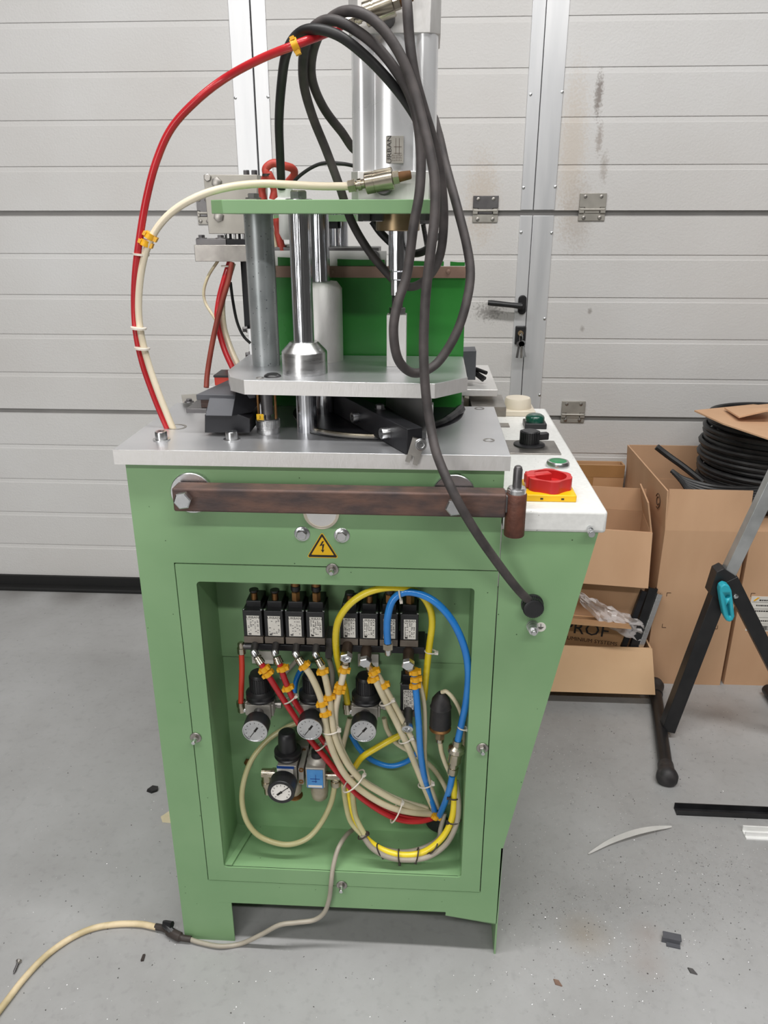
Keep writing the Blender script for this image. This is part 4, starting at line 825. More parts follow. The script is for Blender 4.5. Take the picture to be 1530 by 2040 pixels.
# ---- pressure regulators with gauges
def gauge(parent, px, py, r, d, depth, bez, needle, name='gauge'):
    p = L(px, py, d); o = B().lathe(p+V((0, depth, 0)), NEG, [(0, r*0.8), (depth*0.15, r*1.02), (depth, r*1.02), (depth+0.001, r*0.98), (depth+0.001, r*bez), (depth-0.001, r*bez)], 40).build(name+'_housing', BLACKP, parent)
    B().lathe(p, NEG, [(-0.004, r*bez*0.995), (0.0004, r*bez*0.995)], 40).build(name+'_dial', FACE, parent)
    if bez > 0.9: B().lathe(p, NEG, [(-0.002, r*1.0), (0.0018, r*1.0), (0.0020, r*0.93), (0.0006, r*0.91)], 40).build(name+'_bezel', ZINC, parent)
    b = B()
    for k in range(11):
        q = math.radians(225-27*k); dd = V((math.cos(q), 0, math.sin(q))); b.obox(p+dd*r*bez*0.8+V((0, -0.0007, 0)), dd, V((-dd.z, 0, dd.x)), NEG, r*0.06, r*0.015, 0.0002)
    if needle is not None:
        q = math.radians(needle); dd = V((math.cos(q), 0, math.sin(q)))
        b.obox(p+dd*r*0.24+V((0, -0.0009, 0)), dd, V((-dd.z, 0, dd.x)), NEG, r*0.52, r*0.028, 0.0002); b.lathe(p, NEG, [(0.0006, r*0.1), (0.0012, r*0.1)], 14); b.obox(p-dd*r*0.2+V((0, -0.0009, 0)), dd, V((-dd.z, 0, dd.x)), NEG, r*0.2, r*0.08, 0.0002)
    b.build(name+'_needle', INK, parent)
    return o
def regulator(kx, ky0, ky1, bx, by0, by1, gx, gy, lab, needle, ribs=True):
    d = 0.062; kp0 = L(kx, ky1, d); kp1 = L(kx, ky0, d); r0 = 0.0205; h = kp1.z-kp0.z
    root = B(); bz1, bz0 = L(bx, by0, d-0.02).z, L(bx, by1, d-0.02).z; X = kp0.x
    root.box(X-0.020, X+0.020, 0.040, RB, bz0-0.004, bz1); 
    for k in range(6): root.box(X-0.024, X-0.020, 0.045+k*0.008, 0.049+k*0.008, bz0, bz1-0.002); root.box(X+0.020, X+0.024, 0.045+k*0.008, 0.049+k*0.008, bz0, bz1-0.002)
    o = root.build('pressure_regulator', SILB, M, bevel=0.0006); tag(o, lab)
    B().lathe((X, d, bz1), UP, [(0, 0.021), (0.002, 0.0245), (0.004, 0.0245), (0.006, 0.0225), (0.008, 0.0245), (0.013, 0.0245), (0.016, 0.020), (0.018, 0.018)], 32).build('bonnet', BLACKP, o)
    b = B().lathe((X, d, bz1+0.016), UP, [(0, 0.0168), (h*0.62, 0.0165), (h*0.7, 0.0150), (h*0.71, 0.006)], 30)
    if ribs:
        for k in range(26):
            q = 2*math.pi*k/26; dd = V((math.cos(q), math.sin(q), 0)); b.obox(V((X, d, bz1+0.016+h*0.31))+dd*0.0168, dd, V((-dd.y, dd.x, 0)), UP, 0.0009, 0.0009, h*0.27)
    b.build('adjusting_knob', BLACKP, o)
    gauge(o, gx, gy, 0.0205, 0.002, 0.028, 0.92, needle)
    g = L(gx, gy, 0.002); B().cyl((g.x, 0.028, g.z), (X, 0.045, (bz0+bz1)/2), 0.009, 14).build('gauge_neck', STEELD, o)
    for s in (-1, 1): B().lathe((X+s*0.022, 0.062, (bz0+bz1)/2), (s, 0, 0), [(0, 0.006), (0.006, 0.006), (0.0065, 0.0075), (0.013, 0.0075)], 12).build('side_port', STEEL, o)
    return o
regulator(520, 1346, 1394, 520, 1404, 1428, 508, 1456, 'pressure regulator with plain black knob beside the straight orange hose', 235)
regulator(625, 1348, 1394, 622, 1404, 1428, 617, 1452, 'pressure regulator half hidden behind the beige hoses', 235)
regulator(730, 1350, 1396, 730, 1408, 1430, 724, 1456, 'pressure regulator with ribbed black knob below the yellow hose', 232)
for px, py in ((481, 1405), (692, 1408)):
    p = L(px, py, 0.06); o = B().lathe(p, UP, [(-0.012, 0.007), (-0.002, 0.007), (-0.0015, 0.0082), (0.008, 0.0082)], 14).build('elbow_fitting', NICK, M); B().cyl(p+V((0, 0, -0.008)), p+V((0.02, 0, -0.010)), 0.0055, 12).build('fitting_stem', ZINC, o)
p = L(481, 1290, 0.05); o = B().lathe(p, UP, [(-0.010, 0.0072), (0, 0.0072), (0.001, 0.006), (0.008, 0.006), (0.010, 0.004)], 14).build('elbow_fitting', NICK, M)
B().cyl(p+V((0, 0, 0.004)), p+V((0.02, 0, 0.004)), 0.005, 12).build('fitting_stem', STEELD, o)
# ---- filter regulator and lubricator
dF = 0.058
a = L(552, 1525, 0.032); c2 = L(592, 1560, 0.032)
f = B().box(a.x, c2.x, 0.032, RB, c2.z-0.008, a.z).build('filter_regulator', SILB, M, bevel=0.001)
B().box(a.x-0.0006, c2.x-0.004, 0.0310, 0.034, L(570, 1531, 0.032).z, a.z-0.0008).build('blue_band', BLUP, f); B().box(a.x-0.0004, c2.x-0.006, 0.0308, 0.034, L(570, 1541, 0.032).z, L(570, 1531, 0.032).z).build('white_band', LABEL, f)
X = L(573, 1490, dF).x; zk = a.z
B().lathe((X, dF, zk), UP, [(0, 0.022), (0.003, 0.0235), (0.005, 0.0215), (0.008, 0.0235), (0.013, 0.0235), (0.016, 0.018)], 30).build('bonnet', BLACKP, f)
B().lathe((X, dF, zk+0.014), UP, [(0, 0.0165), (0.026, 0.0155), (0.034, 0.0145), (0.037, 0.0115), (0.0375, 0.004)], 30).build('adjusting_knob', BLACKP, f)
gauge(f, 560, 1578, 0.0228, -0.002, 0.030, 0.76, 40, 'gauge')
g = L(560, 1578, 0); B().cyl((g.x, 0.026, g.z), (X, 0.045, c2.z+0.01), 0.010, 14).build('gauge_neck', BLACKP, f)
p = L(582, 1560, dF); zb = L(582, 1600, dF).z
B().lathe((p.x+0.004, dF, c2.z-0.006), -UP, [(0, 0.014), (0.026, 0.0135), (0.034, 0.0125), (0.040, 0.008)], 26).build('filter_bowl', BOWL, f); B().lathe((p.x+0.004, dF, c2.z-0.046), -UP, [(0, 0.0085), (0.002, 0.014), (0.004, 0.014), (0.005, 0.006), (0.012, 0.005)], 16).build('drain_valve', BRASS, f)
a2 = L(594, 1530, 0.034); c3 = L(606, 1562, 0.034); kk = B().box(a2.x, c3.x, 0.032, RB, c3.z, a2.z).build('joining_block', SILB, M, bevel=0.001)
for py in (1534, 1557): B().lathe(L(600, py, 0.032), NEG, [(-0.001, 0.0042), (0.0012, 0.0040), (0.0012, 0.002), (0, 0.0015)], 12).build('screw', BRASS, kk)
br0 = L(606, 1488, 0.085); B().box(br0.x-0.008, br0.x+0.008, 0.084, RB, L(606, 1528, 0.085).z, br0.z+0.003).build('wall_bracket', SILB, M); B().lathe(br0+V((0, -0.001, -0.006)), NEG, [(0, 0.004), (0.003, 0.0035)], 10).build('screw', BRASS, M)
a3 = L(608, 1530, 0.034); c4 = L(648, 1566, 0.034)
lb = B().box(a3.x, c4.x, 0.034, RB, c4.z-0.004, a3.z).build('oil_lubricator', SILB, M, bevel=0.001)
a4 = L(611, 1534, 0.033); c5 = L(644, 1570, 0.033); bl = B().box(a4.x, c5.x, 0.0325, 0.036, c5.z, a4.z).build('blue_label', BLUL, lb); w = c5.x-a4.x; h = a4.z-c5.z
B().box(a4.x+w*0.06, c5.x-w*0.06, 0.0320, 0.033, c5.z+h*0.04, c5.z+h*0.16).build('label_strip', LABEL, lb)
b = B(); b.box(a4.x+w*0.2, a4.x+w*0.8, 0.0320, 0.033, c5.z+h*0.5, c5.z+h*0.53); b.box(a4.x+w*0.53, a4.x+w*0.56, 0.0320, 0.033, c5.z+h*0.3, c5.z+h*0.75); b.box(a4.x+w*0.3, a4.x+w*0.62, 0.0320, 0.033, c5.z+h*0.36, c5.z+h*0.39); b.build('flow_symbol', BLUP, lb)
X2 = L(632, 1510, dF).x
B().lathe((X2, dF, a3.z), UP, [(0, 0.018), (0.004, 0.0165), (0.008, 0.012)], 24).build('lubricator_cap', SILB, lb); B().lathe((X2, dF, a3.z+0.006), UP, [(0, 0.0105), (0.012, 0.0098), (0.013, 0.006)], 24).build('oil_screw', BLACKP, lb)
B().lathe((X2+0.002, dF, c4.z-0.002), -UP, [(0, 0.0165), (0.028, 0.0158), (0.040, 0.0145), (0.046, 0.009)], 28).build('oil_bowl', BOWL, lb)
# inlet elbow, left
p = L(531, 1540, 0.050); b = B(); b.lathe(p, (1, 0, 0), [(-0.008, 0.0085), (0.010, 0.0085), (0.0105, 0.0098), (0.016, 0.0098)], 16); b.lathe(p+V((-0.0005, 0, 0.004)), -UP, [(0, 0.0085), (0.020, 0.0085), (0.0205, 0.0098), (0.028, 0.0098), (0.0285, 0.0075), (0.034, 0.0075), (0.0345, 0.006), (0.048, 0.0055)], 16); b.build('inlet_elbow', NICK, M)
p = L(664, 1545, 0.05); b = B(); b.lathe(p, (1, 0, 0), [(-0.014, 0.0075), (0.005, 0.0085), (0.012, 0.0085)], 16); b.lathe(p+V((0.004, 0, 0.004)), -UP, [(0, 0.0075), (0.014, 0.0075), (0.0145, 0.009), (0.024, 0.009)], 16); b.lathe(p+V((0.024, 0, 0.004)), -UP, [(0, 0.007), (0.014, 0.007), (0.0145, 0.008), (0.022, 0.008)], 16); b.cyl(p, p+V((0.036, 0, 0)), 0.007); b.build('outlet_tee', NICK, M)
p = L(495, 1518, RB-0.002); B().lathe(p, NEG, [(0, 0.008), (0.004, 0.0075), (0.006, 0.004)], 6).build('bolt', BRASS, M)
# ---- pressure switch
p = L(877, 1445, 0.05); z1 = L(877, 1380, 0.05).z; h = z1-p.z
o = B().lathe(p, UP, [(0, 0.0175), (0.003, 0.0185), (h*0.55, 0.0170), (h*0.58, 0.0180), (h*0.62, 0.0165), (h*0.8, 0.0150), (h*0.92, 0.010), (h, 0.006)], 30).build('pressure_switch', RUBBER, M)
b = B().lathe(p, -UP, [(-0.001, 0.013), (0.004, 0.0185), (0.0055, 0.0185), (0.006, 0.011), (0.010, 0.010)], 28); b.build('switch_flange', BRASS, o); B().lathe(p+V((0, 0, -0.009)), -UP, [(0, 0.0085), (0.016, 0.0085)], 6).build('hex_nut', FLANGE, o); B().lathe(p+V((0, 0, -0.025)), -UP, [(0, 0.007), (0.007, 0.007)], 14).build('hose_nut', NICK, o)
# ---- inline valve on the blue hose
q0, q1 = L(912, 1474, 0.03), L(900, 1550, 0.03); dd = (q1-q0).normalized()
o = B().lathe(q0, dd, [(0, 0.008), (0.010, 0.008), (0.0105, 0.007), (0.015, 0.0135), (0.022, 0.0145), (0.024, 0.0125), (0.026, 0.0115), (0.044, 0.011), (0.046, 0.0075), (0.056, 0.0075), (0.0565, 0.0088), (0.068, 0.0088)], 22).build('inline_valve', NICK, M)
# ---- hoses inside the cabinet
def H(name, pts, r, m, n=8): return hose(name, pts, r, m, M, n, 10)
H('orange_hose', [(481, 1298, 0.05), (482, 1330, 0.05), (481, 1365, 0.05), (480, 1400, 0.058)], 0.0047, ORH)
H('red_hose', [(519, 1319, 0.022), (533, 1343, 0.02), (556, 1380, 0.026), (582, 1420, 0.036), (612, 1466, 0.048), (645, 1506, 0.05), (680, 1548, 0.046), (712, 1583, 0.042), (760, 1617, 0.044), (800, 1634, 0.05), (838, 1636, 0.06), (868, 1628, 0.075)], 0.0050, REDH)
H('red_hose', [(556, 1318, 0.022), (566, 1350, 0.022), (584, 1392, 0.03), (606, 1425, 0.044), (640, 1470, 0.056), (664, 1505, 0.058), (690, 1545, 0.055), (720, 1580, 0.05), (770, 1612, 0.052), (830, 1630, 0.066), (866, 1626, 0.08)], 0.0050, REDH)
H('beige_hose', [(602, 1321, 0.022), (620, 1347, 0.016), (637, 1385, 0.014), (646, 1425, 0.014), (652, 1462, 0.016), (668, 1508, 0.02), (692, 1549, 0.024), (730, 1582, 0.028), (775, 1607, 0.034), (818, 1618, 0.05), (862, 1622, 0.075)], 0.0056, BEIH)
H('beige_hose', [(640, 1324, 0.022), (648, 1350, 0.018), (656, 1390, 0.018), (661, 1430, 0.02), (668, 1470, 0.022), (690, 1518, 0.026), (720, 1554, 0.03), (760, 1580, 0.034), (800, 1600, 0.044), (856, 1618, 0.08)], 0.0056, BEIH)
H('ivory_hose', [(688, 1326, 0.022), (682, 1352, 0.02), (674, 1385, 0.022), (668, 1420, 0.026), (670, 1455, 0.03), (684, 1500, 0.034), (712, 1545, 0.036), (755, 1575, 0.04), (800, 1596, 0.05), (850, 1610, 0.08)], 0.0054, WHH)
H('beige_hose', [(741, 1338, 0.022), (755, 1370, 0.02), (772, 1405, 0.022), (790, 1440, 0.026), (810, 1482, 0.032), (830, 1530, 0.042), (848, 1575, 0.055), (864, 1612, 0.075)], 0.0055, BEIH)
H('beige_hose', [(750, 1340, 0.026), (768, 1372, 0.026), (785, 1403, 0.028), (803, 1437, 0.032), (824, 1478, 0.038), (842, 1520, 0.048), (858, 1570, 0.06), (872, 1608, 0.08)], 0.0052, BEIH)
H('blue_hose', [(773, 1287, 0.02), (771, 1255, 0.014), (773, 1225, 0.012), (783, 1195, 0.014), (806, 1180, 0.016), (838, 1184, 0.014), (872, 1203, 0.01), (903, 1240, 0.006), (925, 1290, 0.006), (933, 1340, 0.01), (929, 1395, 0.016), (920, 1440, 0.024), (912, 1476, 0.03)], 0.0058, BLUH)
H('blue_hose', [(824, 1335, 0.03), (829, 1380, 0.026), (834, 1440, 0.026), (838, 1500, 0.034), (848, 1560, 0.05), (866, 1616, 0.075)], 0.0056, BLUH)
H('blue_hose', [(901, 1545, 0.03), (896, 1570, 0.036), (886, 1600, 0.05), (873, 1630, 0.07)], 0.0056, BLUH)
H('blue_hose', [(700, 1465, 0.085), (716, 1492, 0.088), (742, 1515, 0.09), (778, 1526, 0.09), (812, 1516, 0.088), (835, 1495, 0.08)], 0.0048, BLUH)
H('blue_hose', [(616, 1322, 0.07), (600, 1335, 0.075), (590, 1356, 0.08), (586, 1385, 0.085)], 0.0046, BLUH)
H('yellow_hose', [(692, 1400, 0.06), (688, 1375, 0.055), (680, 1345, 0.05), (671, 1305, 0.035), (669, 1265, 0.022), (676, 1232, 0.016), (698, 1202, 0.014), (730, 1181, 0.014), (768, 1171, 0.014), (805, 1172, 0.018), (836, 1183, 0.028), (855, 1208, 0.036), (861, 1240, 0.04), (855, 1290, 0.042), (849, 1345, 0.048), (845, 1392, 0.058)], 0.0056, YELH)
H('yellow_hose', [(706, 1530, 0.06), (722, 1508, 0.06), (750, 1490, 0.06), (778, 1474, 0.062), (800, 1462, 0.068), (815, 1440, 0.08)], 0.0056, YELH)
H('yellow_hose', [(692, 1548, 0.055), (696, 1585, 0.05), (706, 1628, 0.04), (728, 1668, 0.026), (760, 1692, 0.02), (800, 1703, 0.018), (842, 1698, 0.02), (878, 1672, 0.024), (899, 1635, 0.03), (905, 1590, 0.038), (903, 1545, 0.046), (898, 1510, 0.07)], 0.0056, YELH)
H('clear_hose', [(590, 1441, 0.08), (568, 1451, 0.075), (536, 1472, 0.07), (505, 1508, 0.06), (488, 1548, 0.05), (482, 1590, 0.04), (490, 1632, 0.032), (512, 1662, 0.026), (545, 1678, 0.024), (580, 1682, 0.024), (615, 1668, 0.028), (642, 1636, 0.036), (660, 1598, 0.044), (668, 1560, 0.05)], 0.0049, OLIH)
H('clear_hose', [(684, 1560, 0.05), (688, 1595, 0.045), (698, 1635, 0.036), (722, 1664, 0.026)], 0.0049, OLIH)
H('clear_hose', [(703, 1552, 0.045), (703, 1590, 0.042), (710, 1630, 0.032), (727, 1664, 0.022)], 0.0049, OLIH)
H('grey_hose', [(722, 1664, 0.02), (742, 1690, 0.014), (775, 1708, 0.012), (815, 1713, 0.012), (855, 1706, 0.014), (890, 1680, 0.018), (910, 1640, 0.026), (914, 1600, 0.034), (908, 1555, 0.05)], 0.0048, GRYH)
H('grey_hose', [(655, 1310, 0.075), (662, 1340, 0.08), (660, 1380, 0.085)], 0.0046, GRYH)
H('grey_hose', [(596, 1310, 0.075), (580, 1328, 0.08), (560, 1350, 0.085)], 0.0040, GRYH)
H('grey_hose', [(880, 1379, 0.05), (890, 1378, 0.046), (905, 1394, 0.042), (918, 1420, 0.05), (925, 1455, 0.06), (924, 1500, 0.075)], 0.0036, BEIH)
H('grey_hose', [(876, 1472, 0.05), (879, 1495, 0.05), (887, 1520, 0.05), (897, 1543, 0.055), (900, 1560, 0.07)], 0.0042, BEIH)
H('grey_hose', [(824, 1335, 0.028), (836, 1360, 0.034), (845, 1400, 0.042), (847, 1450, 0.046), (847, 1510, 0.055), (856, 1560, 0.065), (872, 1610, 0.08)], 0.0036, BEIH)
H('grey_hose', [(765, 1430, 0.085), (772, 1455, 0.085), (790, 1480, 0.085), (830, 1505, 0.088), (862, 1530, 0.088), (888, 1570, 0.085), (895, 1600, 0.08)], 0.0045, BEIH)
H('grey_hose', [(697, 1430, 0.085), (690, 1460, 0.082), (683, 1490, 0.076), (682, 1520, 0.07)], 0.0046, BEIH)
H('black_wire', [(886, 1620, 0.07), (878, 1650, 0.06), (872, 1672, 0.05), (840, 1690, 0.035), (800, 1697, 0.035), (760, 1690, 0.04)], 0.0042, GRYH)
B().lathe(L(872, 1635, 0.09), NEG+V((-0.3, 0, 0)), [(0, 0.022), (0.006, 0.022), (0.007, 0.018), (0.0072, 0.004)], 24).build('hose_grommet', BLACKP, M)
# clips and ties on these hoses
for (px, py, d, an) in ((533, 1342, 0.02, -32), (526, 1333, 0.02, -32), (563, 1331, 0.02, -15), (573, 1370, 0.024, -20), (606, 1326, 0.018, -35), (642, 1337, 0.018, -12), (656, 1388, 0.017, -8), (641, 1401, 0.013, -15), (648, 1421, 0.013, -10), (685, 1334, 0.02, 12), (677, 1366, 0.02, 12), (675, 1375, 0.02, 12), (745, 1338, 0.02, -25), (743, 1352, 0.02, -20), (764, 1365, 0.024, -20), (826, 1338, 0.026, -5), (828, 1352, 0.026, -5), (826, 1365, 0.026, -5), (868, 1626, 0.066, 25)):
    clip(px, py, d, an, 0.0072)
def loopt(px, py, d, rx, ry, m, t, ang=0, nm='cable_tie'):
    """nylon strap round a bundle, seen edge on; ang = bundle direction in the picture plane"""
    p = L(px, py, d); a = math.radians(ang); tt = V((math.sin(a), 0, math.cos(a))); s = V((tt.z, 0, -tt.x))
    ring = [p+s*rx*math.cos(q)+V((0, ry*math.sin(q), 0)) for q in [2*math.pi*k/20 for k in range(20)]]
    b = B().tube(ring, t, 6, True); b.obox(p+s*rx+V((0, -ry*0.3, 0)), s, V((0, 1, 0)), tt, 0.003, 0.003, 0.0022); return b.build(nm, m, M)
for (px, py, d, rx, m, an) in ((578, 1392, 0.032, 0.013, TIE, -35), (640, 1485, 0.05, 0.013, TIE, -40), (660, 1455, 0.018, 0.014, TIE, -12), (705, 1556, 0.028, 0.026, TIE, -45), (790, 1615, 0.04, 0.024, TIE, -65), (797, 1184, 0.016, 0.0105, TIE, 80), (770, 1398, 0.024, 0.012, TIE, -25), (808, 1473, 0.032, 0.012, TIE, -25), (848, 1562, 0.05, 0.013, TIE, -15), (922, 1450, 0.024, 0.008, TIE, 12), (858, 1298, 0.044, 0.009, TIE, 5), (757, 1694, 0.018, 0.0125, TIEB, 65), (795, 1706, 0.015, 0.013, TIEB, 85), (831, 1703, 0.016, 0.013, TIEB, 100), (863, 1688, 0.02, 0.0125, TIEB, 125), (905, 1635, 0.03, 0.011, TIEB, 170), (904, 1588, 0.038, 0.009, TIEB, 180), (723, 1664, 0.022, 0.010, TIEB, -35)):
    loopt(px, py, d, rx, rx*0.75, m, 0.0013, an)
# ================================================================== mains lead on the floor
pc = thing('power_cord', 'dirty power cable spliced with black tape, running from the cabinet over the floor', 'cable', FL(385, 1870))
pts = [L(704, 1652, 0.07), L(690, 1664, 0.05), L(674, 1690, 0.022), L(664, 1725, 0.003), L(660, 1756, -0.009), L(656, 1790, -0.010), L(646, 1818, -0.010), L(625, 1833, -0.008), L(590, 1838, -0.012), L(556, 1843, -0.016), L(520, 1862, -0.012), FL(480, 1880, 0.006), FL(440, 1885, 0.006), FL(400, 1878, 0.006), FL(372, 1869, 0.007)]
B().tube(spline(pts, 8), 0.0042, 10).build('grey_lead', GRYH, pc)
pts = [FL(380, 1871, 0.008), FL(362, 1868, 0.009), FL(345, 1860, 0.010), FL(328, 1850, 0.009), FL(310, 1846, 0.008)]
B().tube(spline(pts, 6), [0.0058]*7+[0.0085]*9+[0.0062]*9, 12).build('tape_wrap', TIEB, pc)
B().tube(spline([FL(345, 1858, 0.012), FL(335, 1848, 0.018), FL(328, 1840, 0.020), FL(343, 1842, 0.024)], 4), 0.0062, 8).build('tape_tail', BLACKP, pc)
pts = [FL(312, 1847, 0.008), FL(280, 1841, 0.007), FL(235, 1841, 0.006), FL(190, 1848, 0.006), FL(150, 1864, 0.006), FL(112, 1888, 0.006), FL(80, 1915, 0.006), FL(45, 1953, 0.006), FL(15, 1992, 0.006), FL(-30, 2050, 0.006), FL(-80, 2110, 0.006)]
OLDW = mat('stained_white_sheath', (196, 178, 138), 0.5, 0, scale=22, col2=(226, 206, 170), c0=0.4, c1=0.6)
B().tube(spline(pts, 10), 0.0058, 12).build('white_lead', OLDW, pc)
# ================================================================== bits on the floor
def seg_tube(name, label, cat, pa, pb, r, m, group=None):
    o = B().tube([pa, pb], r, 8).build(name, m); return tag(o, label, cat, group)
sc = thing('loose_screw', 'small steel countersunk screw lying on the floor near the cable', 'screw', FL(35, 1930))
a, c2 = FL(38, 1914, 0.004), FL(27, 1940, 0.003)
B().lathe(a, c2-a, [(0, 0.0052), (0.001, 0.0052), (0.004, 0.0026), (0.006, 0.0026)], 16).build('screw_head', STEEL, sc)
b = B(); ln = (c2-a).length; b.lathe(a, c2-a, [(0.005, 0.0024)]+sum([[(0.006+k*0.002, 0.0026), (0.007+k*0.002, 0.0020)] for k in range(int((ln-0.008)/0.002))], [])+[(ln, 0.0006)], 12); b.build('screw_thread', STEELD, sc)
a = FL(1345, 1617); b = B(); e1 = FL(1640, 1630)
b = B(); dr = (e1-a).normalized(); sd = V((-dr.y, dr.x, 0))
b.obox((a+e1)/2+V((0, 0, 0.001)), dr, sd, UP, (e1-a).length/2, 0.011, 0.001)
b.obox((a+e1)/2+sd*0.010+V((0, 0, 0.008)), dr, sd, UP, (e1-a).length/2, 0.001, 0.008); b.obox((a+e1)/2-sd*0.010+V((0, 0, 0.006)), dr, sd, UP, (e1-a).length/2, 0.001, 0.006)
tag(b.build('black_profile_bar', BLACKP), 'long black plastic channel profile lying on the floor', 'profile')
a = FL(1482, 1664); e1 = FL(1640, 1672); dr = (e1-a).normalized(); sd = V((-dr.y, dr.x, 0)); mid = (a+e1)/2; h = (e1-a).length/2
b = B(); b.obox(mid+V((0, 0, 0.0015)), dr, sd, UP, h, 0.013, 0.0015); b.obox(mid+sd*0.012+V((0, 0, 0.008)), dr, sd, UP, h, 0.0015, 0.007); b.obox(mid-sd*0.004+V((0, 0, 0.007)), dr, sd, UP, h, 0.0012, 0.006)
tag(b.build('white_profile_offcut', WHPL), 'short white plastic profile offcut on the floor', 'profile')
b = B(); a = FL(1320, 1876); dr = V((0.98, -0.2, 0)); sd = V((0.2, 0.98, 0))
b.obox(a+dr*0.014+V((0, 0, 0.006)), dr, sd, UP, 0.016, 0.0015, 0.006); b.obox(a+dr*0.016+sd*0.007+V((0, 0, 0.010)), dr, sd, UP, 0.016, 0.007, 0.0015); b.obox(a+dr*0.018-sd*0.004+V((0, 0, 0.0015)), dr, sd, UP, 0.012, 0.005, 0.0015)
tag(b.build('black_profile_offcut', GREYB), 'small dark grey profile offcut lying alone on the floor', 'offcut')
# pale plastic shaving: curved tapering strip
pts = spline([FL(1172, 1702, 0.002), FL(1215, 1678, 0.006), FL(1260, 1661, 0.009), FL(1300, 1652, 0.007), FL(1338, 1648, 0.002)], 8)
b = B(); n = len(pts); vs_ = []
for i, p in enumerate(pts):
    w = 0.0065*math.sin(math.pi*(i+0.3)/n)**0.7; vs_ += [p+V((0.2*w, -w, 0)), p+V((-0.2*w, w, 0.002)), p+V((-0.2*w, w, 0.0032)), p+V((0.2*w, -w, 0.0012))]
fs_ = [(0, 1, 2, 3), (4*n-4, 4*n-1, 4*n-2, 4*n-3)]
for i in range(n-1):
    for k in range(4): fs_.append((4*i+k, 4*i+(k+1) % 4, 4*i+4+(k+1) % 4, 4*i+4+k))
b.add(vs_, fs_); tag(b.build('plastic_strip', mat('dull_pale_plastic', (198, 196, 192), 0.5)), 'long pale curved plastic shaving on the floor', 'strip')
b = B(); p = FL(303, 1575)
b.ext([p+V((x, y, 0.0)) for x, y in ((-0.012, -0.004), (0.002, -0.010), (0.013, -0.003), (0.010, 0.007), (-0.004, 0.009))], (0.002, 0.002, 0.006)); tag(b.build('rubber_chip', CABLEB), 'small black rubber chip on the floor left of the cabinet', 'chip')
b = B(); p = FL(337, 1632); b.ext([p+V((x, y, 0.0)) for x, y in ((-0.012, -0.010), (0.02, -0.012), (0.02, 0.006), (0.004, 0.012))], (-0.004, 0.004, 0.012)); tag(b.build('plastic_wedge', BEIH), 'small yellowish plastic piece beside the cabinet foot', 'plastic piece')
b = B(); p = FL(285, 1910); b.ext([p+V((x, y, 0)) for x, y in ((-0.002, -0.006), (0.003, -0.005), (0.002, 0.007), (-0.002, 0.006))], (0, 0, 0.004)); tag(b.build('dark_crumb', TIEB), 'tiny dark crumb on the floor below the taped cable', 'crumb')
for px, py, lab in ((1378, 1935, 'dark grey scrap of leaf on the floor below the grey offcut'), (1110, 1958, 'brownish scrap on the bare floor right of the machine')):
    b = B(); p = FL(px, py); b.ext([p+V((x, y, 0.0004)) for x, y in ((-0.006, 0.006), (0.002, 0.004), (0.007, -0.007), (-0.004, -0.004))], (0.001, 0, 0.0015)); tag(b.build('floor_scrap', STEELD if px > 1200 else COPP), lab, 'scrap')
# fine aluminium swarf: uncountable
FLAKE = mat('aluminium_swarf', (214, 214, 214), 0.3, 0.6, scale=60)
DARKF = mat('dark_swarf', (70, 68, 66), 0.6, 0.0, scale=60)
def swarf(n, m, name, label, smin, smax, clusters):
    b = B()
    for i in range(n):
        if random.random() < 0.72:
            cx, cy, sx, sy = random.choice(clusters); px = random.gauss(cx, sx); py = random.gauss(cy, sy)
        else: px = random.uniform(-80, 1650); py = random.uniform(1440, 2080)
        if py < 1190 or py > 2120: continue
        p = FL(px, py)
        if p.y > 1.3 or (-0.3 < p.x < 0.29 and 0 < p.y < 0.62): continue
        s = random.uniform(smin, smax); q = random.uniform(0, 6.28); e = random.uniform(0.3, 1.0)
        u = V((math.cos(q), math.sin(q), 0))*s; w = V((-math.sin(q), math.cos(q), 0))*s*e; t = V((0, 0, s*0.5))
        b.add([p-u+V((0, 0, 0.0002)), p+w+V((0, 0, 0.0002)), p+u+t*0.4, p-w+t], [(0, 1, 2), (0, 2, 3), (0, 3, 1), (1, 3, 2)])
    o = b.build(name, m, smooth=False); return tag(o, label, 'shavings', kind='stuff')
CL = [(1200, 1600, 130, 60), (1150, 1500, 90, 60), (1400, 1700, 90, 50), (1250, 1900, 130, 60), (1380, 1460, 90, 60), (1100, 1780, 90, 70), (1440, 1780, 80, 60), (1220, 1780, 120, 60)]
swarf(3800, FLAKE, 'aluminium_shavings', 'fine bright aluminium shavings scattered over the grey floor', 0.0005, 0.0016, CL)
swarf(800, DARKF, 'dark_grit', 'fine dark grit scattered over the grey floor', 0.0006, 0.0018, CL+[(200, 1800, 150, 100), (100, 1300, 80, 60)])
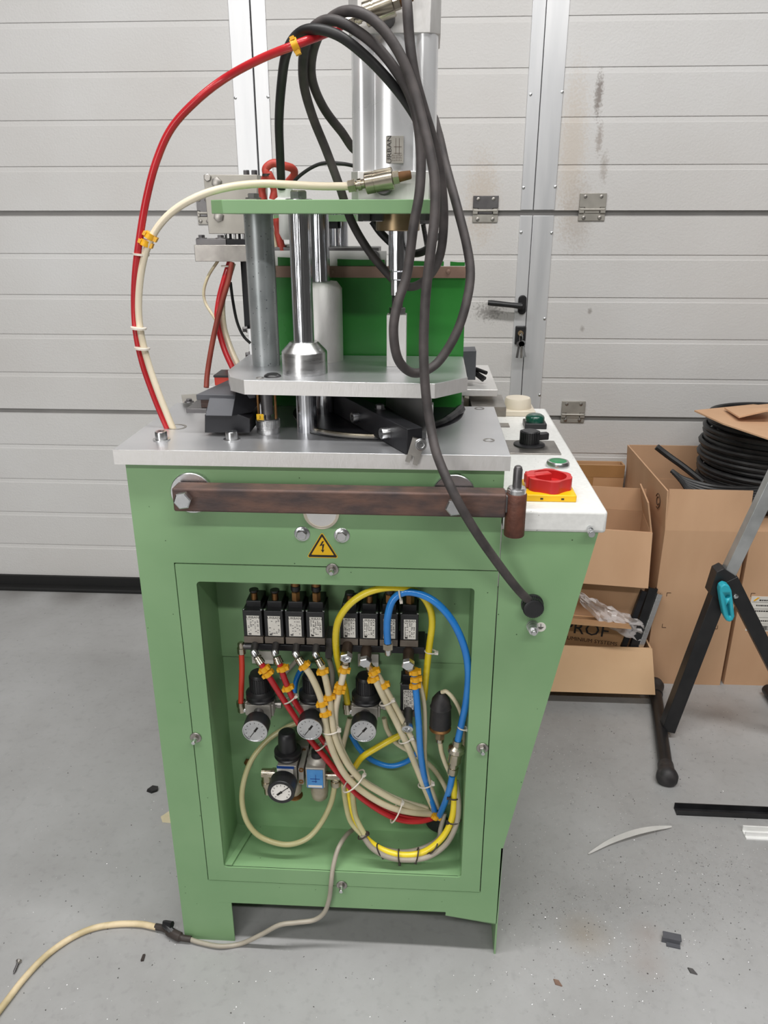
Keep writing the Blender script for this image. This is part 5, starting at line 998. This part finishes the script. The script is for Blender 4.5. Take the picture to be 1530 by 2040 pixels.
# ================================================================== cardboard boxes
def carton(name, label, x, y, w, d, h, rot=0.0, z=0.0, flaps=(), m=CARD, th=0.005, tiltx=0.0, group=None):
    """open carton, x,y = front left corner; flaps: (side, length, angle from vertical, material)"""
    root = thing(name, label, 'box', (x, y, z), group)
    root.rotation_euler = (tiltx, 0, rot)
    def loc(b, nm, mm):
        me = b.mesh(nm, False); me.materials.append(mm); o = bpy.data.objects.new(nm, me); COL.objects.link(o); o.parent = root; return o
    b = B(); b.box(0, w, 0, th, 0, h); b.box(0, w, d-th, d, 0, h); b.box(0, th, th, d-th, 0, h); b.box(w-th, w, th, d-th, 0, h); b.box(th, w-th, th, d-th, 0, th); loc(b, 'carton_body', m)
    for side, ln, ang, mm in flaps:
        a = math.radians(ang); c, s = math.cos(a)*ln, math.sin(a)*ln
        if side == 'front': A, Bp, o = V((0, 0, h)), V((w, 0, h)), V((0, -s, c)); t = V((0, th*0.8*math.cos(a), th*0.8*math.sin(a)))
        if side == 'back': A, Bp, o = V((0, d, h)), V((w, d, h)), V((0, s, c)); t = V((0, -th*0.8*math.cos(a), th*0.8*math.sin(a)))
        if side == 'left': A, Bp, o = V((0, 0.003, h)), V((0, d-0.003, h)), V((-s, 0, c)); t = V((th*0.8*math.cos(a), 0, th*0.8*math.sin(a)))
        if side == 'right': A, Bp, o = V((w, 0.003, h)), V((w, d-0.003, h)), V((s, 0, c)); t = V((-th*0.8*math.cos(a), 0, th*0.8*math.sin(a)))
        loc(B().ext([A, Bp, Bp+o, A+o], t), 'carton_flap', mm)
    return root
def onbox(root, b, nm, mm):
    me = b.mesh(nm, False); me.materials.append(mm); o = bpy.data.objects.new(nm, me); COL.objects.link(o); o.parent = root; return o
# tall carton with raised flaps
xA0, xA1 = 0.775, 0.990
A = carton('tall_carton', 'tall open brown carton with raised flaps holding black hose', xA0, 0.90, xA1-xA0, 0.44, 0.474, flaps=(('front', 0.112, -6, CARD), ('left', 0.11, 4, CARD), ('back', 0.11, 0, CARD)))
b = B()
def corner(b, x, z, sx, sz, y=-0.0008, l=0.011): b.box(min(x, x+sx*l), max(x, x+sx*l), y, y+0.0006, z-0.0006, z+0.0006); b.box(x-0.0006, x+0.0006, y, y+0.0006, min(z, z+sz*l), max(z, z+sz*l))
for px, py, sx, sz in ((1329, 1181, 1, -1), (1319, 1250, 1, 1), (1429, 1253, -1, 1)):
    q = L(px, py, 0.899); corner(b, q.x-xA0, q.z, sx, sz)
onbox(A, b, 'corner_marks', INKB)
sw = B(); cs = V((-0.0062, 0.035, 0.474+0.03))
for k0 in (0, 1):
    r = 0.020-0.009*k0
    sw.tube([V((-0.0055-0.0008*0, 0.075+r*math.cos(q), 0.530+r*math.sin(q))) for q in [math.radians(20+k0*180+k*15) for k in range(19)]], 0.0012, 5)
onbox(A, sw, 'spiral_mark', INKB)
# right carton with shipping label
Bx = carton('labelled_carton', 'tall brown carton with a white shipping label, behind the black stand', 1.003, 0.905, 0.30, 0.44, 0.474, flaps=(('front', 0.218, -89.5, CARD), ('back', 0.218, -89.5, CARD)))
q = L(1498, 1188, 0.904); q2 = L(1498, 1257, 0.904); lx = q.x-1.003
onbox(Bx, B().box(lx, lx+0.10, -0.0008, 0.0, q2.z, q.z), 'shipping_label', LABEL)
b = B(); lh = q.z-q2.z
b.prism([(lx+0.006, q.z-lh*0.12), (lx+0.016, q.z-lh*0.03), (lx+0.022, q.z-lh*0.03), (lx+0.010, q.z-lh*0.14)], -0.0014, -0.0008); onbox(Bx, b, 'label_logo', YELC)
b = B()
for f in (0.16, 0.35, 0.6, 0.78): b.box(lx+0.002, lx+0.098, -0.0013, -0.0008, q.z-lh*f-0.0004, q.z-lh*f)
for i, f in enumerate((0.09, 0.24, 0.40, 0.68)):
    x = lx+0.022-0.006*(i in (1, 2))
    for k in range(9): ww = random.uniform(0.002, 0.006); b.box(x, x+ww, -0.0013, -0.0008, q.z-lh*f-0.0035, q.z-lh*f); x += ww+0.0015
x = lx+0.012
for k in range(40): ww = random.choice((0.0006, 0.0012, 0.0018)); b.box(x, x+ww, -0.0013, -0.0008, q.z-lh*0.97, q.z-lh*0.84); x += ww+random.choice((0.0006, 0.0012))
onbox(Bx, b, 'label_print', INK)
b = B(); q = L(1489, 1257, 0.904); corner(b, q.x-1.003, q.z, 1, 1); q = L(1498, 1184, 0.904); corner(b, q.x-1.003-0.002, q.z+0.003, 1, -1); onbox(Bx, b, 'corner_marks', INKB)
# low carton with a flap hanging towards the camera
C = carton('low_carton', 'low open carton with front flap hanging down, full of scrap', 0.40, 0.862, 0.372, 0.34, 0.136, flaps=(('front', 0.125, 142, CARDL),), m=CARDL)
# tipped carton standing in it, flap folded out
D = carton('tipped_carton', 'brown carton with wide front flap folded out, standing in the low carton', 0.445, 0.942, 0.302, 0.165, 0.458, z=0.006, rot=-0.12, flaps=(('front', 0.15, 164, CARD), ('right', 0.085, -12, CARD), ('back', 0.065, 8, CARD)), m=CARD)
# printed carton in front of it
F = carton('printed_carton', 'narrow printed carton between the hanging flap and the tipped carton', 0.470, 0.906, 0.235, 0.028, 0.196, z=0.006, rot=-0.12, flaps=(('front', 0.062, 74, CARD2),), m=CARD2)
text('print_line', 'PROF', 0.052, INK, None, (0, 0, 0)); o = bpy.data.objects['print_line']; o.parent = F; o.location = (0.125, -0.0012, 0.168); o.rotation_euler.y = 0.05
text('print_subline', 'ALUMINIUM SYSTEMS', 0.0165, INKB, None, (0, 0, 0)); o = bpy.data.objects['print_subline']; o.parent = F; o.location = (0.135, -0.0012, 0.134); o.rotation_euler.y = 0.05
E_ = carton('taped_carton', 'taped brown carton standing against the white door', 0.48, 1.325, 0.285, 0.045, 0.52, rot=0.0, m=CARD2)
onbox(E_, B().box(0.125, 0.19, -0.0006, 0.0, 0.30, 0.52), 'packing_tape', TAPE); onbox(E_, B().box(0.0, 0.285, -0.0009, 0.0, 0.48, 0.52), 'packing_tape', TAPE)
# clear bag draped on the printed carton
random.seed(3)
b = B(); nx, ny = 16, 10; vs_ = []
for j in range(ny+1):
    for i in range(nx+1):
        u, v = i/nx, j/ny; px = 1155+130*u+random.uniform(-3, 3); py = 1178+85*u*0.75+v*42*(0.5+0.6*math.sin(u*2.6))+random.uniform(-3, 3)
        vs_.append(L(px, py, 0.868-0.012*math.sin(u*9+v*3)+0.008*random.uniform(-1, 1)+0.02*(1-v)))
fs_ = [(j*(nx+1)+i, j*(nx+1)+i+1, (j+1)*(nx+1)+i+1, (j+1)*(nx+1)+i) for j in range(ny) for i in range(nx)]
b.add(vs_, fs_); bag = b.build('plastic_bag', FILM); tag(bag, 'crumpled clear plastic bag draped over the printed carton', 'bag'); bag.modifiers.new('thick', 'SOLIDIFY').thickness = 0.0006
# profiles leaning in the low carton
def prof_bar(nm, lab, p0, p1, w, m, d=0.012):
    t = thing(nm, lab, 'profile', p0); dr = (p1-p0).normalized(); sd = dr.cross(V((0, 1, 0))).normalized(); fw = dr.cross(sd)
    mid = (p0+p1)/2; h = (p1-p0).length/2
    b = B().obox(mid, dr, sd, fw, h, w, 0.0015); b.obox(mid+sd*w*0.9-fw*d*0.5, dr, sd, fw, h, 0.0015, d*0.5); b.obox(mid-sd*w*0.9-fw*d*0.5, dr, sd, fw, h, 0.0015, d*0.5); b.build('channel', m, t); return t
prof_bar('black_profile', 'wide black profile leaning in the low carton', L(1262, 1296, 0.875), L(1302, 1172, 0.893), 0.012, BLACKP)
prof_bar('silver_profile', 'narrow silver aluminium profile leaning in the low carton beside the black one', L(1276, 1292, 0.870), L(1315, 1184, 0.884), 0.006, ALUT)
prof_bar('thin_black_profile', 'thin black profile leaning at the rear of the low carton', L(1242, 1290, 0.872), L(1284, 1178, 0.888), 0.007, BLACKM)
# black gasket coil and strands
GASK = mat('black_gasket', (30, 30, 31), 0.45, 0, scale=30, col2=(44, 44, 45), bump=0.05)
gc = thing('gasket_coil', 'tall coil of black rubber gasket standing in the cartons', 'coil', (1.15, 1.165, 0.482))
nt_ = 18; pts = []; N_ = 36
for k in range(nt_*N_):
    q = 2*math.pi*k/N_; t = k/(nt_*N_); r = 0.190+0.006*math.sin(k*0.11)+0.012*math.sin(t*3.1); pts.append(V((1.145+r*math.cos(q), 1.165+r*0.9*math.sin(q), 0.491+0.240*t+0.003*math.sin(q*0.5+t*40))))
B().tube(pts, 0.0078, 8).build('coil_winding', GASK, gc)
B().lathe((1.145, 1.165, 0.484), UP, [(0, 0.166), (0.21, 0.166)], 36).build('coil_core', BLACKP, gc)
for k in range(6):
    r = 0.012*k; pp = [L(1338+k*4, 938+k*4, 1.03-0.008*k), L(1362+k*2, 953+k*5, 1.0-0.008*k), L(1405, 966+k*6, 0.968-0.006*k), L(1455, 972+k*6, 0.962-0.005*k), L(1515, 972+k*5, 0.962-0.005*k)]
    B().tube(spline(pp, 6), 0.0062, 8).build('loose_strand', GASK, gc)
pp = [L(1308, 890, 1.16), L(1330, 907, 1.15), L(1362, 930, 1.13), L(1400, 960, 1.10)]
B().tube(spline(pp, 6), 0.0090, 8).build('strand_end', GASK, gc)
# loose cardboard sheet on top of the coil
cs_ = thing('cardboard_sheet', 'loose folded cardboard sheet lying on top of the black coil', 'cardboard', (1.1, 1.1, 0.735))
zt = 0.735
def sheet(pp, nm, m, t=(0, 0, 0.004)):
    b = B().ext(pp, t); b.build(nm, m, cs_, smooth=False)
f0, f1, f2, f3 = FL(1383, 820, 0.748), FL(1440, 846, 0.742), FL(1570, 890, 0.74), FL(1640, 822, 0.745)
sheet([f0, f1, f2, f3, FL(1500, 808, 0.75)], 'lower_leaf', CARD)
g0, g1, g2, g3 = FL(1443, 815, 0.757), FL(1472, 833, 0.757), FL(1545, 816, 0.785), FL(1545, 806, 0.775)
sheet([g0, g1, g2, g3], 'upper_leaf', CARD)
# ================================================================== black trestle stand
tr = thing('trestle_stand', 'black steel trestle stand with silver square tube and teal clamp lever', 'stand', (0.77, 0.67, 0))
yS = 0.66
def beam(p0, p1, w, t, m, nm, par=tr, bev=0.001):
    dr = (p1-p0).normalized(); sd = dr.cross(V((0, 1, 0))).normalized()
    return B().obox((p0+p1)/2, dr, sd, V((0, 1, 0)), (p1-p0).length/2, w, t).build(nm, m, par, bevel=bev)
BLKS = mat('black_powder_coat', (26, 26, 28), 0.42, 0.1, scale=30, col2=(36, 35, 36))
l0, l1 = L(1328, 1452, yS), L(1443, 1150, yS)
beam(l0, l1, 0.0175, 0.015, BLKS, 'left_leg')
r0, r1 = L(1452, 1150, yS-0.004), L(1600, 1442, yS-0.004)
beam(r0, r1, 0.0165, 0.015, BLKS, 'right_leg')
b = B(); b.ext([L(1428, 1140, yS-0.018), L(1442, 1133, yS-0.018), L(1465, 1148, yS-0.018), L(1470, 1165, yS-0.018), L(1440, 1200, yS-0.018), L(1414, 1184, yS-0.018)], (0, 0.036, 0)); b.build('apex_bracket', BLKS, tr, bevel=0.001)
s0_, s1_ = L(1446, 1150, yS), L(1590, 850, yS)
beam(s0_, s1_, 0.0145, 0.0125, mat('galvanised_tube', (176, 178, 178), 0.4, 0.8, scale=20, col2=(198, 200, 200)), 'sliding_tube')
fa, fb = FL(1328, 1540, 0.018), FL(1305, 1372, 0.018)
B().tube([fa, fb], 0.0165, 16).build('foot_tube', BLKS, tr)
for p in (fa, fb): B().lathe(p-V((0, 0.0, 0)), (fa-fb) if p == fa else (fb-fa), [(-0.03, 0.0185), (-0.004, 0.0195), (0.004, 0.0235), (0.014, 0.0255), (0.024, 0.023), (0.031, 0.014), (0.033, 0.003)], 24).build('rubber_cap', RUBBER, tr)
# second foot, outside the picture
fc = FL(1600, 1500, 0.018); fc2 = V((r1.x, yS, 0.018))
B().tube([fc2+V((0, -0.19, 0)), fc2+V((0, 0.2, 0))], 0.0165, 16).build('foot_tube', BLKS, tr); beam(r1, V((r1.x+0.005, r1.y, 0.02)), 0.016, 0.014, BLKS, 'leg_end')
# teal clamp lever
t0 = L(1445, 1172, yS-0.035); lv = B()
ol = [(1434, 1178), (1436, 1169), (1444, 1164), (1453, 1167), (1458, 1177), (1461, 1200), (1464, 1228), (1461, 1236), (1454, 1240), (1447, 1237), (1442, 1226), (1437, 1200)]
lv.ext([L(x, y, yS-0.045) for x, y in ol], (0, 0.022, 0)); lo = lv.build('clamp_lever', TEAL, tr, bevel=0.003, seg=3); tag(lo, 'teal plastic clamp lever')
def hollow(o, cutter):
    c = cutter.build('cutter', TEAL); md = o.modifiers.new('cut', 'BOOLEAN'); md.object = c; md.operation = 'DIFFERENCE'; md.solver = 'EXACT'
    bpy.context.view_layer.update(); me = bpy.data.meshes.new_from_object(o.evaluated_get(bpy.context.evaluated_depsgraph_get()))
    o.modifiers.clear(); o.data = me; bpy.data.objects.remove(c)
p = L(1450, 1189, yS-0.045)
hollow(lo, B().lathe(p, NEG, [(-0.013, 0.0062), (0.004, 0.0062)], 20))
hollow(lo, B().ext([L(x, y, yS-0.049) for x, y in ((1448, 1208), (1450, 1204), (1454, 1205), (1459, 1231), (1454, 1232))], (0, 0.017, 0)))
p = L(1465, 1187, yS-0.018); B().lathe(p, NEG, [(0, 0.0062), (0.004, 0.0058), (0.006, 0.002)], 16).build('screw', ZINC, tr)
